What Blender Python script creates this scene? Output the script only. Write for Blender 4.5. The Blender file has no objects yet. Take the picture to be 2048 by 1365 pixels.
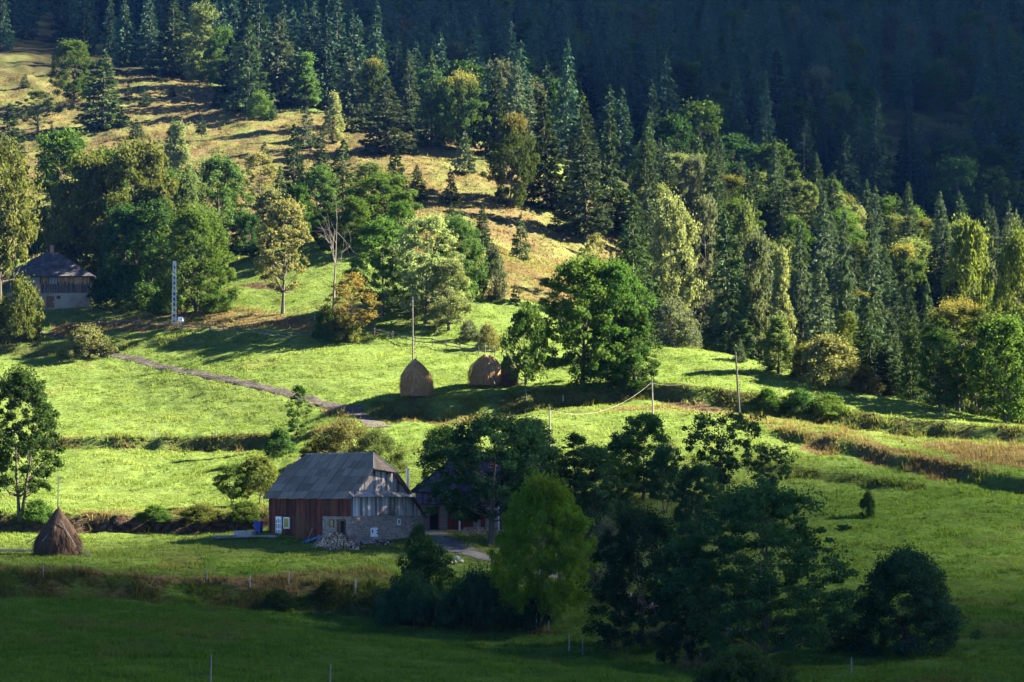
SKY_STR, SKY_AIR, EXPO = .05, .3, 3.5
SH_R, SH_L = .31, .29
FARN = 95
HAZE_D, HAZE_C = 0.000018, (.07, .24, 1., 1.)
import bpy, math, random
import numpy as np
from mathutils import Vector, Matrix
R = math.radians
C = bpy.context.scene.collection
rng = np.random.default_rng(7)
random.seed(7)

# ------------------------------------------------------------------ camera model
F, CX, CY, HOR = 4818.0, 1024.0, 682.5, 980.0
PITCH = math.atan((HOR - CY) / F)
SP, CP_ = math.sin(PITCH), math.cos(PITCH)

def ray(px, py):
    u, v = (px - CX) / F, (CY - py) / F
    return u, CP_ - v * SP, SP + v * CP_
def at_d(px, py, d):
    a, b, c = ray(px, py)
    t = d / b
    return a * t, d, c * t
def proj(x, y, z):
    f = y * CP_ + z * SP
    return CX + F * x / f, CY - F * (-y * SP + z * CP_) / f

AZ = np.array([0.97, 0.24]); AZ /= np.linalg.norm(AZ)
ELEV = R(32)

# ------------------------------------------------------------------ terrain
def vnoise(x, y, seed=0):
    ix, iy = np.floor(x).astype(np.int64), np.floor(y).astype(np.int64)
    fx, fy = x - ix, y - iy
    fx, fy = fx * fx * (3 - 2 * fx), fy * fy * (3 - 2 * fy)
    def hsh(a, b):
        h = (a * 374761393 + b * 668265263 + seed * 974711) & 0xffffffff
        h = ((h ^ (h >> 13)) * 1274126177) & 0xffffffff
        return ((h ^ (h >> 16)) & 0xffff) / 65535.0
    return ((hsh(ix, iy) * (1 - fx) + hsh(ix + 1, iy) * fx) * (1 - fy) +
            (hsh(ix, iy + 1) * (1 - fx) + hsh(ix + 1, iy + 1) * fx) * fy) * 2 - 1
def fbm(x, y, seed=0, o=3):
    s, a = 0, 1.0
    for k in range(o):
        s = s + a * vnoise(x, y, seed + k * 17); x = x * 2.03 + 5.1; y = y * 2.03 + 3.7; a *= .5
    return s
def sst(x, a, b):
    t = np.clip((x - a) / (b - a), 0, 1)
    return t * t * (3 - 2 * t)

CTRL = [  # px, py, distance of points read off the hillside
 (0,1375,130),(500,1365,142),(900,1365,150),(1500,1365,172),(2000,1365,165),(-500,1375,130),(2600,1380,165),
 (0,1290,160),(500,1280,168),(900,1300,175),(1250,1330,190),(1800,1300,190),
 (0,1222,192),(400,1232,196),(750,1245,208),(1080,1240,207),(1130,1300,197),(2000,1290,190),
 (0,1172,207),(400,1178,213),(0,1122,222),(400,1122,226),(700,1150,220),(1000,1130,230),(1180,1170,222),
 (0,1098,241),(400,1082,247),(525,1066,249.5),(700,1091,240),(980,1100,236),(840,1076,243),(1100,1084,244),
 (0,1050,262),(400,1046,261),(900,1055,256),(1250,1000,262),(1000,1060,255),(850,1002,268),
 (100,1003,276),(450,995,277),(620,960,280),(300,925,300),(0,925,300),(620,900,292),(780,880,296),
 (300,888,310),(600,882,304),(0,888,310),(690,850,302),(770,848,304),
 (300,815,332),(0,815,332),(620,800,322),(900,850,303),(1100,880,295),(1300,835,306),(1480,838,306),
 (300,745,350),(0,745,352),(235,702,360),(100,668,374),(0,690,367),(400,745,343),(520,770,331),(700,825,310),
 (830,798,318),(970,777,322),(830,730,337),(820,690,352),(700,668,358),(1000,712,345),(1160,735,338),(1050,800,315),
 (400,660,366),(600,665,361),(100,615,393),(350,640,373),(-400,640,390),(-400,1000,280),
 (550,560,393),(568,626,372),(640,510,405),(450,620,378),(300,590,398),
 (1000,605,379),(900,650,364),(1050,540,402),(900,450,438),(1060,400,470),(870,330,520),(640,420,446),
 (500,260,560),(330,170,620),(450,300,540),(100,95,690),(900,290,545),(200,260,572),(700,300,535),
 (300,420,470),(100,400,480),(-300,300,560),
 (1320,690,350),(1450,710,345),(1600,750,335),(1750,790,328),(1950,845,318),(1300,770,325),(1500,800,317),
 (1700,830,316),(1900,860,310),(2300,900,305),
 (1700,1000,268),(1600,900,290),(2000,1000,262),(2000,900,290),(1900,1150,225),(1737,1033,257),(1500,1340,182),(2500,1100,240),
 (1500,830,385),(1750,870,375),(2000,905,362),(2400,940,370),(1300,690,395),
 (1500,640,450),(1300,560,450),(1800,690,450),(2050,700,440),(1600,490,520),(1300,410,555),(1950,590,520),(2400,640,500),
 (1100,330,560),(1300,265,655),(700,185,720),(2000,390,640),(1900,290,700),(1300,155,800),(700,100,820),(2000,200,800),
 (100,40,780),(300,0,1000),(1000,0,1000),(2000,50,1000),(-300,0,1000),(2500,80,1000),(-200,-60,1100),(1000,-60,1100),(2200,-10,1100),
]
_p = np.array([at_d(a, b, c) for a, b, c in CTRL] + [(0, 3, -1.8), (0, 60, -7.6), (40, 60, -7.6), (-40, 60, -7.6), (0, -150, 12.), (-60, 3, -1.8), (60, 3, -1.8), (90, 110, -11.), (-90, 110, -9.5)])
_S = 100.0
_px = _p[:, :2] / _S
def _K(r2):
    return np.where(r2 > 1e-12, .5 * r2 * np.log(np.maximum(r2, 1e-12)), 0)
_n = len(_px)
_A = np.zeros((_n + 3, _n + 3))
_d2 = ((_px[:, None] - _px[None]) ** 2).sum(-1)
_A[:_n, :_n] = _K(_d2) + np.eye(_n) * 2e-4
_A[:_n, _n] = 1; _A[:_n, _n + 1:] = _px
_A[_n, :_n] = 1; _A[_n + 1:, :_n] = _px.T
_w = np.linalg.solve(_A, np.concatenate([_p[:, 2], [0, 0, 0]]))

def _line(pts):  # px,d pairs -> polyline y(x)
    a = np.array([((p - CX) / F * d, d) for p, d in pts]); return a[np.argsort(a[:, 0])]
BANKS = [  # polyline, height, half width, reach
 (_line([(-200,207),(0,207),(400,212),(750,214),(1080,206)]), 1.5, 2.0, 9),
 (_line([(-200,263),(0,263),(300,262),(500,259),(540,259)]), 1.9, .9, 7),
 (_line([(60,311),(300,310.5),(500,308),(640,303)]), 1.3, .8, 6),
 (_line([(-200,364),(0,364),(130,363),(230,361)]), 1.5, 1.0, 6),
 (_line([(230,362.5),(420,361),(600,357),(760,353)]), .8, .9, 5),
 (_line([(740,312),(900,311),(1050,313.5),(1180,318),(1300,321),(1400,317),(1500,314.5),(1700,313),(1900,309),(2150,305)]), 1.9, 1.6, 8),
 (_line([(1560,298),(1700,291),(1850,281),(2000,272),(2150,264)]), 1.4, 1.5, 8),
 (_line([(1480,282),(1700,277),(1850,272)]), .7, 1.0, 5),
 (_line([(1080,222),(1180,217),(1300,213)]), .7, .8, 4),
 (_line([(1560,160),(1700,162),(1900,166)]), .8, .8, 5),
]
def bank_off(x, y):
    off = np.zeros_like(x)
    for ln, h, w, rch in BANKS:
        m = (x > ln[0, 0] - 6) & (x < ln[-1, 0] + 6) & (y > ln[:, 1].min() - 3 * rch) & (y < ln[:, 1].max() + 3 * rch)
        if not m.any(): continue
        xm, ym = x[m], y[m]
        yb = np.interp(xm, ln[:, 0], ln[:, 1]) + fbm(xm * .22, ym * .22, 5, 2) * .8
        s = ym - yb
        e = sst(xm, ln[0, 0] - 5, ln[0, 0] + 5) * (1 - sst(xm, ln[-1, 0] - 5, ln[-1, 0] + 5))
        off[m] += h * (sst(s, -w, w) - .5) * np.exp(-(s / rch) ** 2) * e * (1 + .3 * vnoise(xm * .3, ym * .3, 9))
    return off
def terrain(x, y):
    x = np.atleast_1d(np.asarray(x, float)); y = np.atleast_1d(np.asarray(y, float))
    out = np.empty(x.shape)
    for i in range(0, x.size, 20000):
        a = np.stack([x.flat[i:i + 20000], y.flat[i:i + 20000]], 1) / _S
        d2 = ((a[:, None] - _px[None]) ** 2).sum(-1)
        out.flat[i:i + 20000] = _K(d2) @ _w[:_n] + _w[_n] + a @ _w[_n + 1:]
    out = out + bank_off(x, y)
    far = sst(y, 390, 470)
    amp = .10 + .35 * far
    out += (fbm(x * .13, y * .10, 1, 3) * amp * (1 + .7 * far) + vnoise(x * .45, y * .5, 3) * (.10 + .18 * far) + vnoise(x * .8, y * 1.0, 13) * .13) * sst(y, 60, 120)
    k = np.maximum(y - 1060 + .10 * x, 0)
    k = np.where(k < 400, k * k / (k + 50) * .8, (400 * 400 / 450 * .8) - (k - 400) * .3)
    return out + k
_ts = np.concatenate([np.arange(90, 460, .4), np.arange(460, 1200, 1.5)])
def hit(px, py):
    a, b, c = ray(px, py)
    t = _ts / b
    x, z = a * t, c * t
    g = terrain(x, _ts)
    i = np.argmax(z < g)
    if not (z < g).any(): return None
    if i == 0: return x[0], _ts[0], g[0]
    f = (z[i-1] - g[i-1]) / ((z[i-1] - g[i-1]) - (z[i] - g[i]) + 1e-9)
    d = _ts[i-1] + f * (_ts[i] - _ts[i-1])
    xx = a * d / b
    return xx, d, float(terrain(xx, d)[0])
def ground_at(px, d):
    x = (px - CX) / F * d * 1.0
    z = float(terrain(x, d)[0])
    x = (px - CX) / F * (d * CP_ + z * SP)
    return x, d, float(terrain(x, d)[0])

def seg_dist(x, y, pl):
    best = np.full(x.shape, 1e9)
    for (ax, ay), (bx, by) in zip(pl[:-1], pl[1:]):
        dx, dy = bx - ax, by - ay
        t = np.clip(((x - ax) * dx + (y - ay) * dy) / (dx * dx + dy * dy + 1e-9), 0, 1)
        best = np.minimum(best, np.hypot(x - ax - t * dx, y - ay - t * dy))
    return best
def inpoly(px, py, poly):
    r = np.zeros(px.shape, bool); n = len(poly)
    for i in range(n):
        x1, y1 = poly[i]; x2, y2 = poly[i - 1]
        r ^= ((y1 > py) != (y2 > py)) & (px < (x2 - x1) * (py - y1) / (y2 - y1 + 1e-9) + x1)
    return r

# ------------------------------------------------------------------ object helpers
def tag(o, label=None, cat=None, group=None, kind=None):
    for k, v in (('label', label), ('category', cat), ('group', group), ('kind', kind)):
        if v: o[k] = v
    return o
def empty(name, loc=(0, 0, 0), rz=0, label=None, cat=None, group=None):
    o = bpy.data.objects.new(name, None); C.objects.link(o)
    o.location = loc; o.rotation_euler = (0, 0, rz); o.empty_display_size = .3
    return tag(o, label, cat, group)

class MB:
    """collects faces, then links them as ONE mesh object"""
    def __init__(s): s.V, s.Fs, s.T, s.n = [], [], [], 0
    def add(s, V, Fc, mi=0, tint=None):
        V = np.asarray(V, float).reshape(-1, 3)
        if len(V) == 0: return s
        Fc = np.asarray(Fc, int)
        s.V.append(V); s.Fs.append((Fc + s.n, mi))
        s.T.append(np.full(len(V), .5) if tint is None else np.broadcast_to(np.asarray(tint, float), (len(V),)))
        s.n += len(V); return s
    def box(s, c, size, M=None, mi=0, tint=None):
        x, y, z = np.array(size) / 2
        V = np.array([(-x,-y,-z),(x,-y,-z),(x,y,-z),(-x,y,-z),(-x,-y,z),(x,-y,z),(x,y,z),(-x,y,z)])
        if M is not None: V = V @ np.array(M).T
        return s.add(V + np.array(c), BOXF, mi, tint)
    def box2(s, lo, hi, mi=0, tint=None):
        lo, hi = np.array(lo, float), np.array(hi, float)
        return s.box((lo + hi) / 2, hi - lo, None, mi, tint)
    def prism(s, poly, y0, y1, mi=0, tint=None, axis=1):
        """polygon in (a,b) extruded along one axis"""
        n = len(poly); V = []
        for d in (y0, y1):
            for a, b in poly: V.append((a, d, b) if axis == 1 else ((d, a, b) if axis == 0 else (a, b, d)))
        base = s.n
        s.add(V, [[i, (i + 1) % n, n + (i + 1) % n, n + i] for i in range(n)], mi, tint)
        s.Fs.append((np.array([[base + i for i in range(n)]]), mi)); s.Fs.append((np.array([[base + n + i for i in reversed(range(n))]]), mi))
        return s
    def tube(s, pts, rad, sides=6, mi=0, tint=None, cap=True):
        V, Fc = tube(pts, rad, sides); b = s.n
        s.add(V, Fc, mi, tint)
        if cap:
            m = len(V); s.Fs.append((np.array([[b + m - sides + i for i in range(sides)]]), mi))
            s.Fs.append((np.array([[b + i for i in reversed(range(sides))]]), mi))
        return s
    def mesh(s, name, mats, smooth=False):
        V = np.concatenate(s.V); T = np.concatenate(s.T)
        li = np.concatenate([f.ravel() for f, _ in s.Fs]); tot = np.concatenate([np.full(len(f), f.shape[1]) for f, _ in s.Fs])
        mi = np.concatenate([np.full(len(f), m) for f, m in s.Fs])
        return raw_mesh(name, V, li, tot, mi, mats, {'tint': T}, smooth)
    def build(s, name, mats, parent=None, smooth=False):
        me = s.mesh(name, mats if isinstance(mats, (list, tuple)) else [mats], smooth)
        o = bpy.data.objects.new(name, me); C.objects.link(o)
        if parent is not None: o.parent = parent
        return o
BOXF = [[0,3,2,1],[4,5,6,7],[0,1,5,4],[1,2,6,5],[2,3,7,6],[3,0,4,7]]
def raw_mesh(name, V, li, tot, mi, mats, attrs={}, smooth=False):
    me = bpy.data.meshes.new(name)
    me.vertices.add(len(V)); me.vertices.foreach_set('co', np.asarray(V, np.float32).ravel())
    me.loops.add(len(li)); me.loops.foreach_set('vertex_index', li.astype(np.int32))
    me.polygons.add(len(tot)); st = np.concatenate([[0], np.cumsum(tot)[:-1]])
    me.polygons.foreach_set('loop_start', st.astype(np.int32)); me.polygons.foreach_set('loop_total', tot.astype(np.int32))
    if mi is not None: me.polygons.foreach_set('material_index', mi.astype(np.int32))
    me.polygons.foreach_set('use_smooth', np.full(len(tot), smooth))
    for m in mats: me.materials.append(m)
    for k, a in attrs.items():
        if a.ndim == 1:
            at = me.attributes.new(k, 'FLOAT', 'POINT'); at.data.foreach_set('value', a.astype(np.float32))
        else:
            at = me.attributes.new(k, 'FLOAT_COLOR', 'POINT'); at.data.foreach_set('color', a.astype(np.float32).ravel())
    me.update(calc_edges=True); return me
def tube(pts, rad, sides=6):
    pts = np.asarray(pts, float); n = len(pts); rad = np.broadcast_to(np.asarray(rad, float), (n,))
    d = np.gradient(pts, axis=0); d /= np.linalg.norm(d, axis=1)[:, None] + 1e-9
    ref = np.where(np.abs(d[:, 2:3]) > .9, np.array([[1., 0, 0]]), np.array([[0, 0, 1.]]))
    if np.abs(d[0, 2]) > .7: ref = np.broadcast_to(np.array([[1., 0, 0]]), (n, 3))
    u = np.cross(d, ref); u /= np.linalg.norm(u, axis=1)[:, None] + 1e-9
    v = np.cross(d, u)
    a = np.arange(sides) * 2 * np.pi / sides
    V = pts[:, None] + rad[:, None, None] * (np.cos(a)[None, :, None] * u[:, None] + np.sin(a)[None, :, None] * v[:, None])
    Fc = [[i * sides + j, i * sides + (j + 1) % sides, (i + 1) * sides + (j + 1) % sides, (i + 1) * sides + j] for i in range(n - 1) for j in range(sides)]
    return V.reshape(-1, 3), np.array(Fc)

# ------------------------------------------------------------------ materials
def new_mat(name):
    m = bpy.data.materials.new(name); m.use_nodes = True
    nt = m.node_tree; nt.nodes.clear(); return m, nt
def N(nt, typ, **kw):
    n = nt.nodes.new(typ)
    for k, v in kw.items():
        if k.startswith('i_'): n.inputs[int(k[2:]) if k[2:].isdigit() else k[2:].replace('_', ' ')].default_value = v
        else: setattr(n, k, v)
    return n
def L(nt, a, ao, b, bi): nt.links.new(a.outputs[ao], b.inputs[bi])
def rgba(c): return (*c, 1.0)
def ramp2(nt, src, so, c0, c1, p0=0., p1=1.):
    r = N(nt, 'ShaderNodeValToRGB'); L(nt, src, so, r, 0)
    e = r.color_ramp.elements; e[0].position = p0; e[1].position = p1; e[0].color = rgba(c0); e[1].color = rgba(c1); return r

def leaf_mat(name, c0, c1, trans=.35, top=None, topz=.55, tcol=None, var=.25):
    m, nt = new_mat(name)
    at = N(nt, 'ShaderNodeAttribute', attribute_name='tint')
    oi = N(nt, 'ShaderNodeObjectInfo')
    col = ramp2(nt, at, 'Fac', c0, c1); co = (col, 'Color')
    if top:
        hh = N(nt, 'ShaderNodeAttribute', attribute_name='hf')
        tc = N(nt, 'ShaderNodeTexCoord'); no = N(nt, 'ShaderNodeTexNoise'); no.inputs['Scale'].default_value = .45
        L(nt, tc, 'Object', no, 'Vector')
        ad = N(nt, 'ShaderNodeMath', operation='MULTIPLY_ADD'); ad.inputs[1].default_value = .6
        L(nt, no, 'Fac', ad, 0); L(nt, hh, 'Fac', ad, 2)
        mp = N(nt, 'ShaderNodeMapRange'); mp.inputs['From Min'].default_value = topz + .3; mp.inputs['From Max'].default_value = topz + .5
        L(nt, ad, 0, mp, 'Value')
        mx = N(nt, 'ShaderNodeMixRGB'); L(nt, mp, 0, mx, 0); L(nt, col, 0, mx, 1)
        mx.inputs[2].default_value = rgba(top); co = (mx, 'Color')
    hs = N(nt, 'ShaderNodeHueSaturation'); L(nt, co[0], co[1], hs, 'Color')
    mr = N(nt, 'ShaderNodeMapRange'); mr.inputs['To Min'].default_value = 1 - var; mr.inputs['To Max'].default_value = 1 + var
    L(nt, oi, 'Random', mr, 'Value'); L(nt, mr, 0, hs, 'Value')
    mh = N(nt, 'ShaderNodeMapRange'); mh.inputs['To Min'].default_value = .485; mh.inputs['To Max'].default_value = .515
    fr = N(nt, 'ShaderNodeMath', operation='FRACT'); mu = N(nt, 'ShaderNodeMath', operation='MULTIPLY'); mu.inputs[1].default_value = 7.31
    L(nt, oi, 'Random', mu, 0); L(nt, mu, 0, fr, 0); L(nt, fr, 0, mh, 'Value'); L(nt, mh, 0, hs, 'Hue')
    df = N(nt, 'ShaderNodeBsdfDiffuse'); tr = N(nt, 'ShaderNodeBsdfTranslucent'); mi = N(nt, 'ShaderNodeMixShader')
    L(nt, hs, 'Color', df, 'Color')
    tm = N(nt, 'ShaderNodeMixRGB', blend_type='MULTIPLY'); tm.inputs[0].default_value = 1
    tm.inputs[2].default_value = rgba(tcol or (1.25, 1.2, .55)); L(nt, hs, 'Color', tm, 1); L(nt, tm, 0, tr, 'Color')
    mi.inputs[0].default_value = trans; L(nt, df, 0, mi, 1); L(nt, tr, 0, mi, 2)
    o = N(nt, 'ShaderNodeOutputMaterial'); L(nt, mi, 0, o, 0); return m

def solid(name, c0, c1, scale=6, rough=.85, bump=.3, stretch=(1, 1, 1), metal=0, tint=.0, detail=6, spec=.3, dirt=None):
    m, nt = new_mat(name)
    tc = N(nt, 'ShaderNodeTexCoord'); mp = N(nt, 'ShaderNodeMapping'); mp.inputs['Scale'].default_value = stretch
    L(nt, tc, 'Object', mp, 0)
    no = N(nt, 'ShaderNodeTexNoise'); no.inputs['Scale'].default_value = scale; no.inputs['Detail'].default_value = detail; L(nt, mp, 0, no, 'Vector')
    r = ramp2(nt, no, 'Fac', c0, c1, .3, .7); co = (r, 'Color')
    if tint:
        at = N(nt, 'ShaderNodeAttribute', attribute_name='tint'); mr = N(nt, 'ShaderNodeMapRange')
        mr.inputs['To Min'].default_value = 1 - tint; mr.inputs['To Max'].default_value = 1 + tint; L(nt, at, 'Fac', mr, 'Value')
        hs = N(nt, 'ShaderNodeHueSaturation'); L(nt, co[0], co[1], hs, 'Color'); L(nt, mr, 0, hs, 'Value'); co = (hs, 'Color')
    if dirt:
        n2 = N(nt, 'ShaderNodeTexNoise'); n2.inputs['Scale'].default_value = scale * .15; n2.inputs['Detail'].default_value = 4; L(nt, tc, 'Object', n2, 'Vector')
        mr = N(nt, 'ShaderNodeMapRange'); mr.inputs['From Min'].default_value = .5; mr.inputs['From Max'].default_value = .68; L(nt, n2, 'Fac', mr, 'Value')
        mx = N(nt, 'ShaderNodeMixRGB'); L(nt, mr, 0, mx, 0); L(nt, co[0], co[1], mx, 1); mx.inputs[2].default_value = rgba(dirt); co = (mx, 'Color')
    b = N(nt, 'ShaderNodeBsdfPrincipled'); L(nt, co[0], co[1], b, 'Base Color'); b.inputs['Roughness'].default_value = rough
    b.inputs['Metallic'].default_value = metal; b.inputs['Specular IOR Level'].default_value = spec
    if bump:
        bp = N(nt, 'ShaderNodeBump'); bp.inputs['Strength'].default_value = bump; bp.inputs['Distance'].default_value = .05
        L(nt, no, 'Fac', bp, 'Height'); L(nt, bp, 0, b, 'Normal')
    o = N(nt, 'ShaderNodeOutputMaterial'); L(nt, b, 0, o, 0); return m
def glass_mat(name, c=(.03, .035, .04)):
    m, nt = new_mat(name); b = N(nt, 'ShaderNodeBsdfPrincipled'); b.inputs['Base Color'].default_value = rgba(c)
    b.inputs['Roughness'].default_value = .08; o = N(nt, 'ShaderNodeOutputMaterial'); L(nt, b, 0, o, 0); return m
def brick_mat(name, c0, c1, mortar, sx=.42, sy=.21, bump=.6):
    m, nt = new_mat(name)
    tc = N(nt, 'ShaderNodeTexCoord'); sp = N(nt, 'ShaderNodeSeparateXYZ'); L(nt, tc, 'Object', sp, 0)
    ad = N(nt, 'ShaderNodeMath', operation='ADD'); L(nt, sp, 0, ad, 0); L(nt, sp, 1, ad, 1)
    cb = N(nt, 'ShaderNodeCombineXYZ'); L(nt, ad, 0, cb, 0); L(nt, sp, 2, cb, 1)
    br = N(nt, 'ShaderNodeTexBrick'); L(nt, cb, 0, br, 'Vector'); br.inputs['Scale'].default_value = 1
    br.inputs['Brick Width'].default_value = sx; br.inputs['Row Height'].default_value = sy; br.inputs['Mortar Size'].default_value = .014
    br.inputs['Color1'].default_value = rgba(c0); br.inputs['Color2'].default_value = rgba(c1); br.inputs['Mortar'].default_value = rgba(mortar)
    no = N(nt, 'ShaderNodeTexNoise'); no.inputs['Scale'].default_value = 5; no.inputs['Detail'].default_value = 8; L(nt, tc, 'Object', no, 'Vector')
    r = ramp2(nt, no, 'Fac', (.55, .55, .55), (1.3, 1.3, 1.3), .3, .7)
    mx = N(nt, 'ShaderNodeMixRGB', blend_type='MULTIPLY'); mx.inputs[0].default_value = 1; L(nt, br, 0, mx, 1); L(nt, r, 0, mx, 2)
    b = N(nt, 'ShaderNodeBsdfPrincipled'); L(nt, mx, 0, b, 'Base Color'); b.inputs['Roughness'].default_value = .9
    bp = N(nt, 'ShaderNodeBump'); bp.inputs['Strength'].default_value = bump; bp.inputs['Distance'].default_value = .04
    L(nt, mx, 0, bp, 'Height'); L(nt, bp, 0, b, 'Normal')
    o = N(nt, 'ShaderNodeOutputMaterial'); L(nt, b, 0, o, 0); return m

M = {}
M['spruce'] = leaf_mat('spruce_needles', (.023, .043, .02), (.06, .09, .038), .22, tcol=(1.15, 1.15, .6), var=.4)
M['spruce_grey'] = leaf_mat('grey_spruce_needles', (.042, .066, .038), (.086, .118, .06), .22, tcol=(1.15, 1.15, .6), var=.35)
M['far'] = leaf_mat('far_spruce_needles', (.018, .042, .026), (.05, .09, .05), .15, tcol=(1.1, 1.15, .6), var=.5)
M['green'] = leaf_mat('green_leaves', (.034, .074, .018), (.072, .125, .032), .45)
M['fresh'] = leaf_mat('fresh_green_leaves', (.04, .095, .028), (.085, .15, .05), .4)
M['light'] = leaf_mat('light_leaves', (.06, .095, .034), (.115, .15, .06), .42)
M['pale'] = leaf_mat('pale_leaves', (.10, .135, .06), (.18, .215, .105), .42)
M['syc'] = leaf_mat('sycamore_leaves', (.024, .066, .024), (.05, .11, .038), .3)
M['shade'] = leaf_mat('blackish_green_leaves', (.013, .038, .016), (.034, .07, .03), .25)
M['yellow'] = leaf_mat('yellow_green_leaves', (.052, .08, .022), (.105, .125, .036), .45)
M['tan'] = leaf_mat('tan_leaves', (.085, .10, .04), (.15, .15, .066), .4)
M['brown'] = leaf_mat('browning_leaves', (.052, .072, .02), (.10, .108, .034), .4)
M['orange'] = leaf_mat('orange_leaves', (.10, .095, .03), (.19, .135, .05), .45)
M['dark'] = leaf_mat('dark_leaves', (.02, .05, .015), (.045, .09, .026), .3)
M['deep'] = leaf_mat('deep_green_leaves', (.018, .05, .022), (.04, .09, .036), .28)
M['grey'] = leaf_mat('grey_green_leaves', (.05, .07, .042), (.10, .12, .075), .35)
M['topped'] = leaf_mat('leaves_turning_orange_on_top', (.03, .055, .018), (.06, .09, .03), .35, top=(.16, .15, .045), topz=.82)
M['round'] = leaf_mat('maple_leaves_turning', (.045, .115, .010), (.095, .19, .018), .4, top=(.085, .08, .012), topz=.92)
M['bark'] = solid('bark', (.035, .028, .022), (.09, .075, .06), 4, stretch=(3, 3, .5), bump=.8)
M['bark_grey'] = solid('bark_grey', (.12, .105, .09), (.25, .22, .19), 4, stretch=(3, 3, .5), bump=.8)
# ------------------------------------------------------------------ tree generators
def unit(v): return v / (np.linalg.norm(v, axis=-1, keepdims=True) + 1e-9)
def leaves(P, s, g, up=.35, out=None, asp=.62):
    """one four-cornered leaf per point, turned at random"""
    n = len(P); nr = g.normal(size=(n, 3)); nr[:, 2] += up * 2
    if out is not None: nr += out * 1.0
    nr = unit(nr); t = unit(np.cross(nr, g.normal(size=(n, 3)))); b = np.cross(nr, t)
    s = (s * g.uniform(.6, 1.35, n))[:, None]
    V = np.stack([P - t * s * .5, P + b * s * asp * .5 - nr * s * .08, P + t * s * .5, P - b * s * asp * .5 + nr * s * .08], 1)
    return V.reshape(-1, 3), np.arange(4 * n).reshape(n, 4)
def env(shape, t):
    t = np.clip(t, 0, 1)
    if shape == 'oval': return np.sqrt(np.maximum(1 - ((t - .45) / .56) ** 2, 0))
    if shape == 'cone': return (1 - t) ** .75 * np.minimum(1, .35 + t * 5)
    if shape == 'spread': return np.sqrt(np.maximum(1 - ((t - .38) / .63) ** 2, 0)) * (.75 + .25 * np.minimum(1, t * 4))
    if shape == 'dome': return np.sqrt(np.maximum(1 - t ** 2.2, 0))
    if shape == 'egg': return np.sqrt(np.maximum(1 - ((t - .3) / .71) ** 2, 0))
    if shape == 'vase': return np.sqrt(np.maximum(1 - ((t - .68) / .7) ** 2, 0)) * np.minimum(1, .3 + t * 1.3)
    if shape == 'column': return np.minimum(1, .5 + t * 3) * np.minimum(1, (1 - t) * 3.2) ** .6
    return np.ones_like(t)
def broadleaf(seed, H, W, cb=.12, shape='oval', ncl=70, npl=110, ls=.32, rc=.11, flat=.8, stems=1, tr=.018, lean=0., inner=.35, outl=.22):
    """trunk and limbs as one mesh, leaves as another; the crown is many leaf clumps carried on limb ends"""
    ncl = int(ncl * 1.55); npl = npl * .74; rc = rc * .84
    g = np.random.default_rng(seed)
    ph, k2 = g.uniform(0, 6.28, 3), g.integers(2, 5)
    t = g.beta(1.15, 1.15, ncl); t[:max(4, ncl // 14)] = g.uniform(.9, 1., max(4, ncl // 14))
    a = g.uniform(0, 2 * np.pi, ncl)
    lob = 1 + .16 * np.sin(k2 * a + ph[0] + 3 * t) + .12 * np.sin(5 * a + ph[1] - 7 * t) + g.normal(0, .12, ncl)
    rr = W / 2 * env(shape, t) * lob
    fr = inner + (1 - inner) * np.sqrt(g.uniform(0, 1, ncl))
    z = cb * H + t * (H * (1 - cb) - W * rc * .6)
    cen = np.stack([np.cos(a) * rr * fr, np.sin(a) * rr * fr, z], 1)
    cen[:, 0] += lean * H * (z / H) ** 1.5
    # trunk(s)
    T = MB(); paths = []
    for sI in range(stems):
        ang = g.uniform(0, 6.28); sp = 0 if stems == 1 else W * g.uniform(.06, .22)
        zt = H * (.82 if stems == 1 else g.uniform(.65, .9)); q = np.linspace(0, 1, 9)
        wob = np.cumsum(g.normal(0, .012 * H, (9, 2)), axis=0) * q[:, None] * .6
        P = np.stack([wob[:, 0] + np.cos(ang) * sp * q ** .8 + lean * H * (q * .82) ** 1.5, wob[:, 1] + np.sin(ang) * sp * q ** .8, q * zt - .15], 1)
        r0 = H * tr / (stems ** .35)
        rad = r0 * (1 - .88 * q) + r0 * .45 * np.exp(-q * 14)
        T.tube(P, rad, 7); paths.append((P, rad))
    for c in cen[: (70 if ncl > 70 else ncl)]:
        P, rad = paths[g.integers(len(paths))]
        zb = max(c[2] - np.hypot(c[0], c[1]) * g.uniform(.5, 1.1) - .04 * H, cb * H * .7)
        i = int(np.clip(np.searchsorted(P[:, 2], zb), 1, 8)); b = P[i]
        mid = b * .5 + c * .5 + np.array([0, 0, -.02 * H]) + g.normal(0, .012 * H, 3)
        r1 = min(rad[i] * .55, H * .006 + .01)
        T.tube(np.array([b, b * .7 + mid * .3 + g.normal(0, .006 * H, 3), mid, c]), np.array([r1, r1 * .75, r1 * .5, r1 * .15]), 4, cap=False)
    # leaves
    Rc = W * rc * g.uniform(.65, 1.35, ncl)
    n = (npl * 1.45 * (Rc / (W * rc)) ** 2).astype(int) + 8
    idx = np.repeat(np.arange(ncl), n)
    dv = unit(g.normal(size=(len(idx), 3)))
    rad = (g.uniform(0, 1, len(idx)) ** .45)[:, None]
    P = cen[idx] + dv * rad * Rc[idx][:, None] * np.array([1, 1, flat])
    no = int(len(idx) * outl)
    if no: P[:no] += g.normal(0, W * rc * .7, (no, 3))
    P[:, 2] = np.maximum(P[:, 2], .02 * H)
    V, Fc = leaves(P, ls * 1.15, g, .35, dv * .6)
    tint = np.clip(.5 + g.normal(0, .2, ncl)[idx] + g.normal(0, .22, len(idx)), 0, 1)
    return T, V, Fc, np.repeat(tint, 4), np.repeat(np.clip(P[:, 2] / H, 0, 1), 4)
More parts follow.
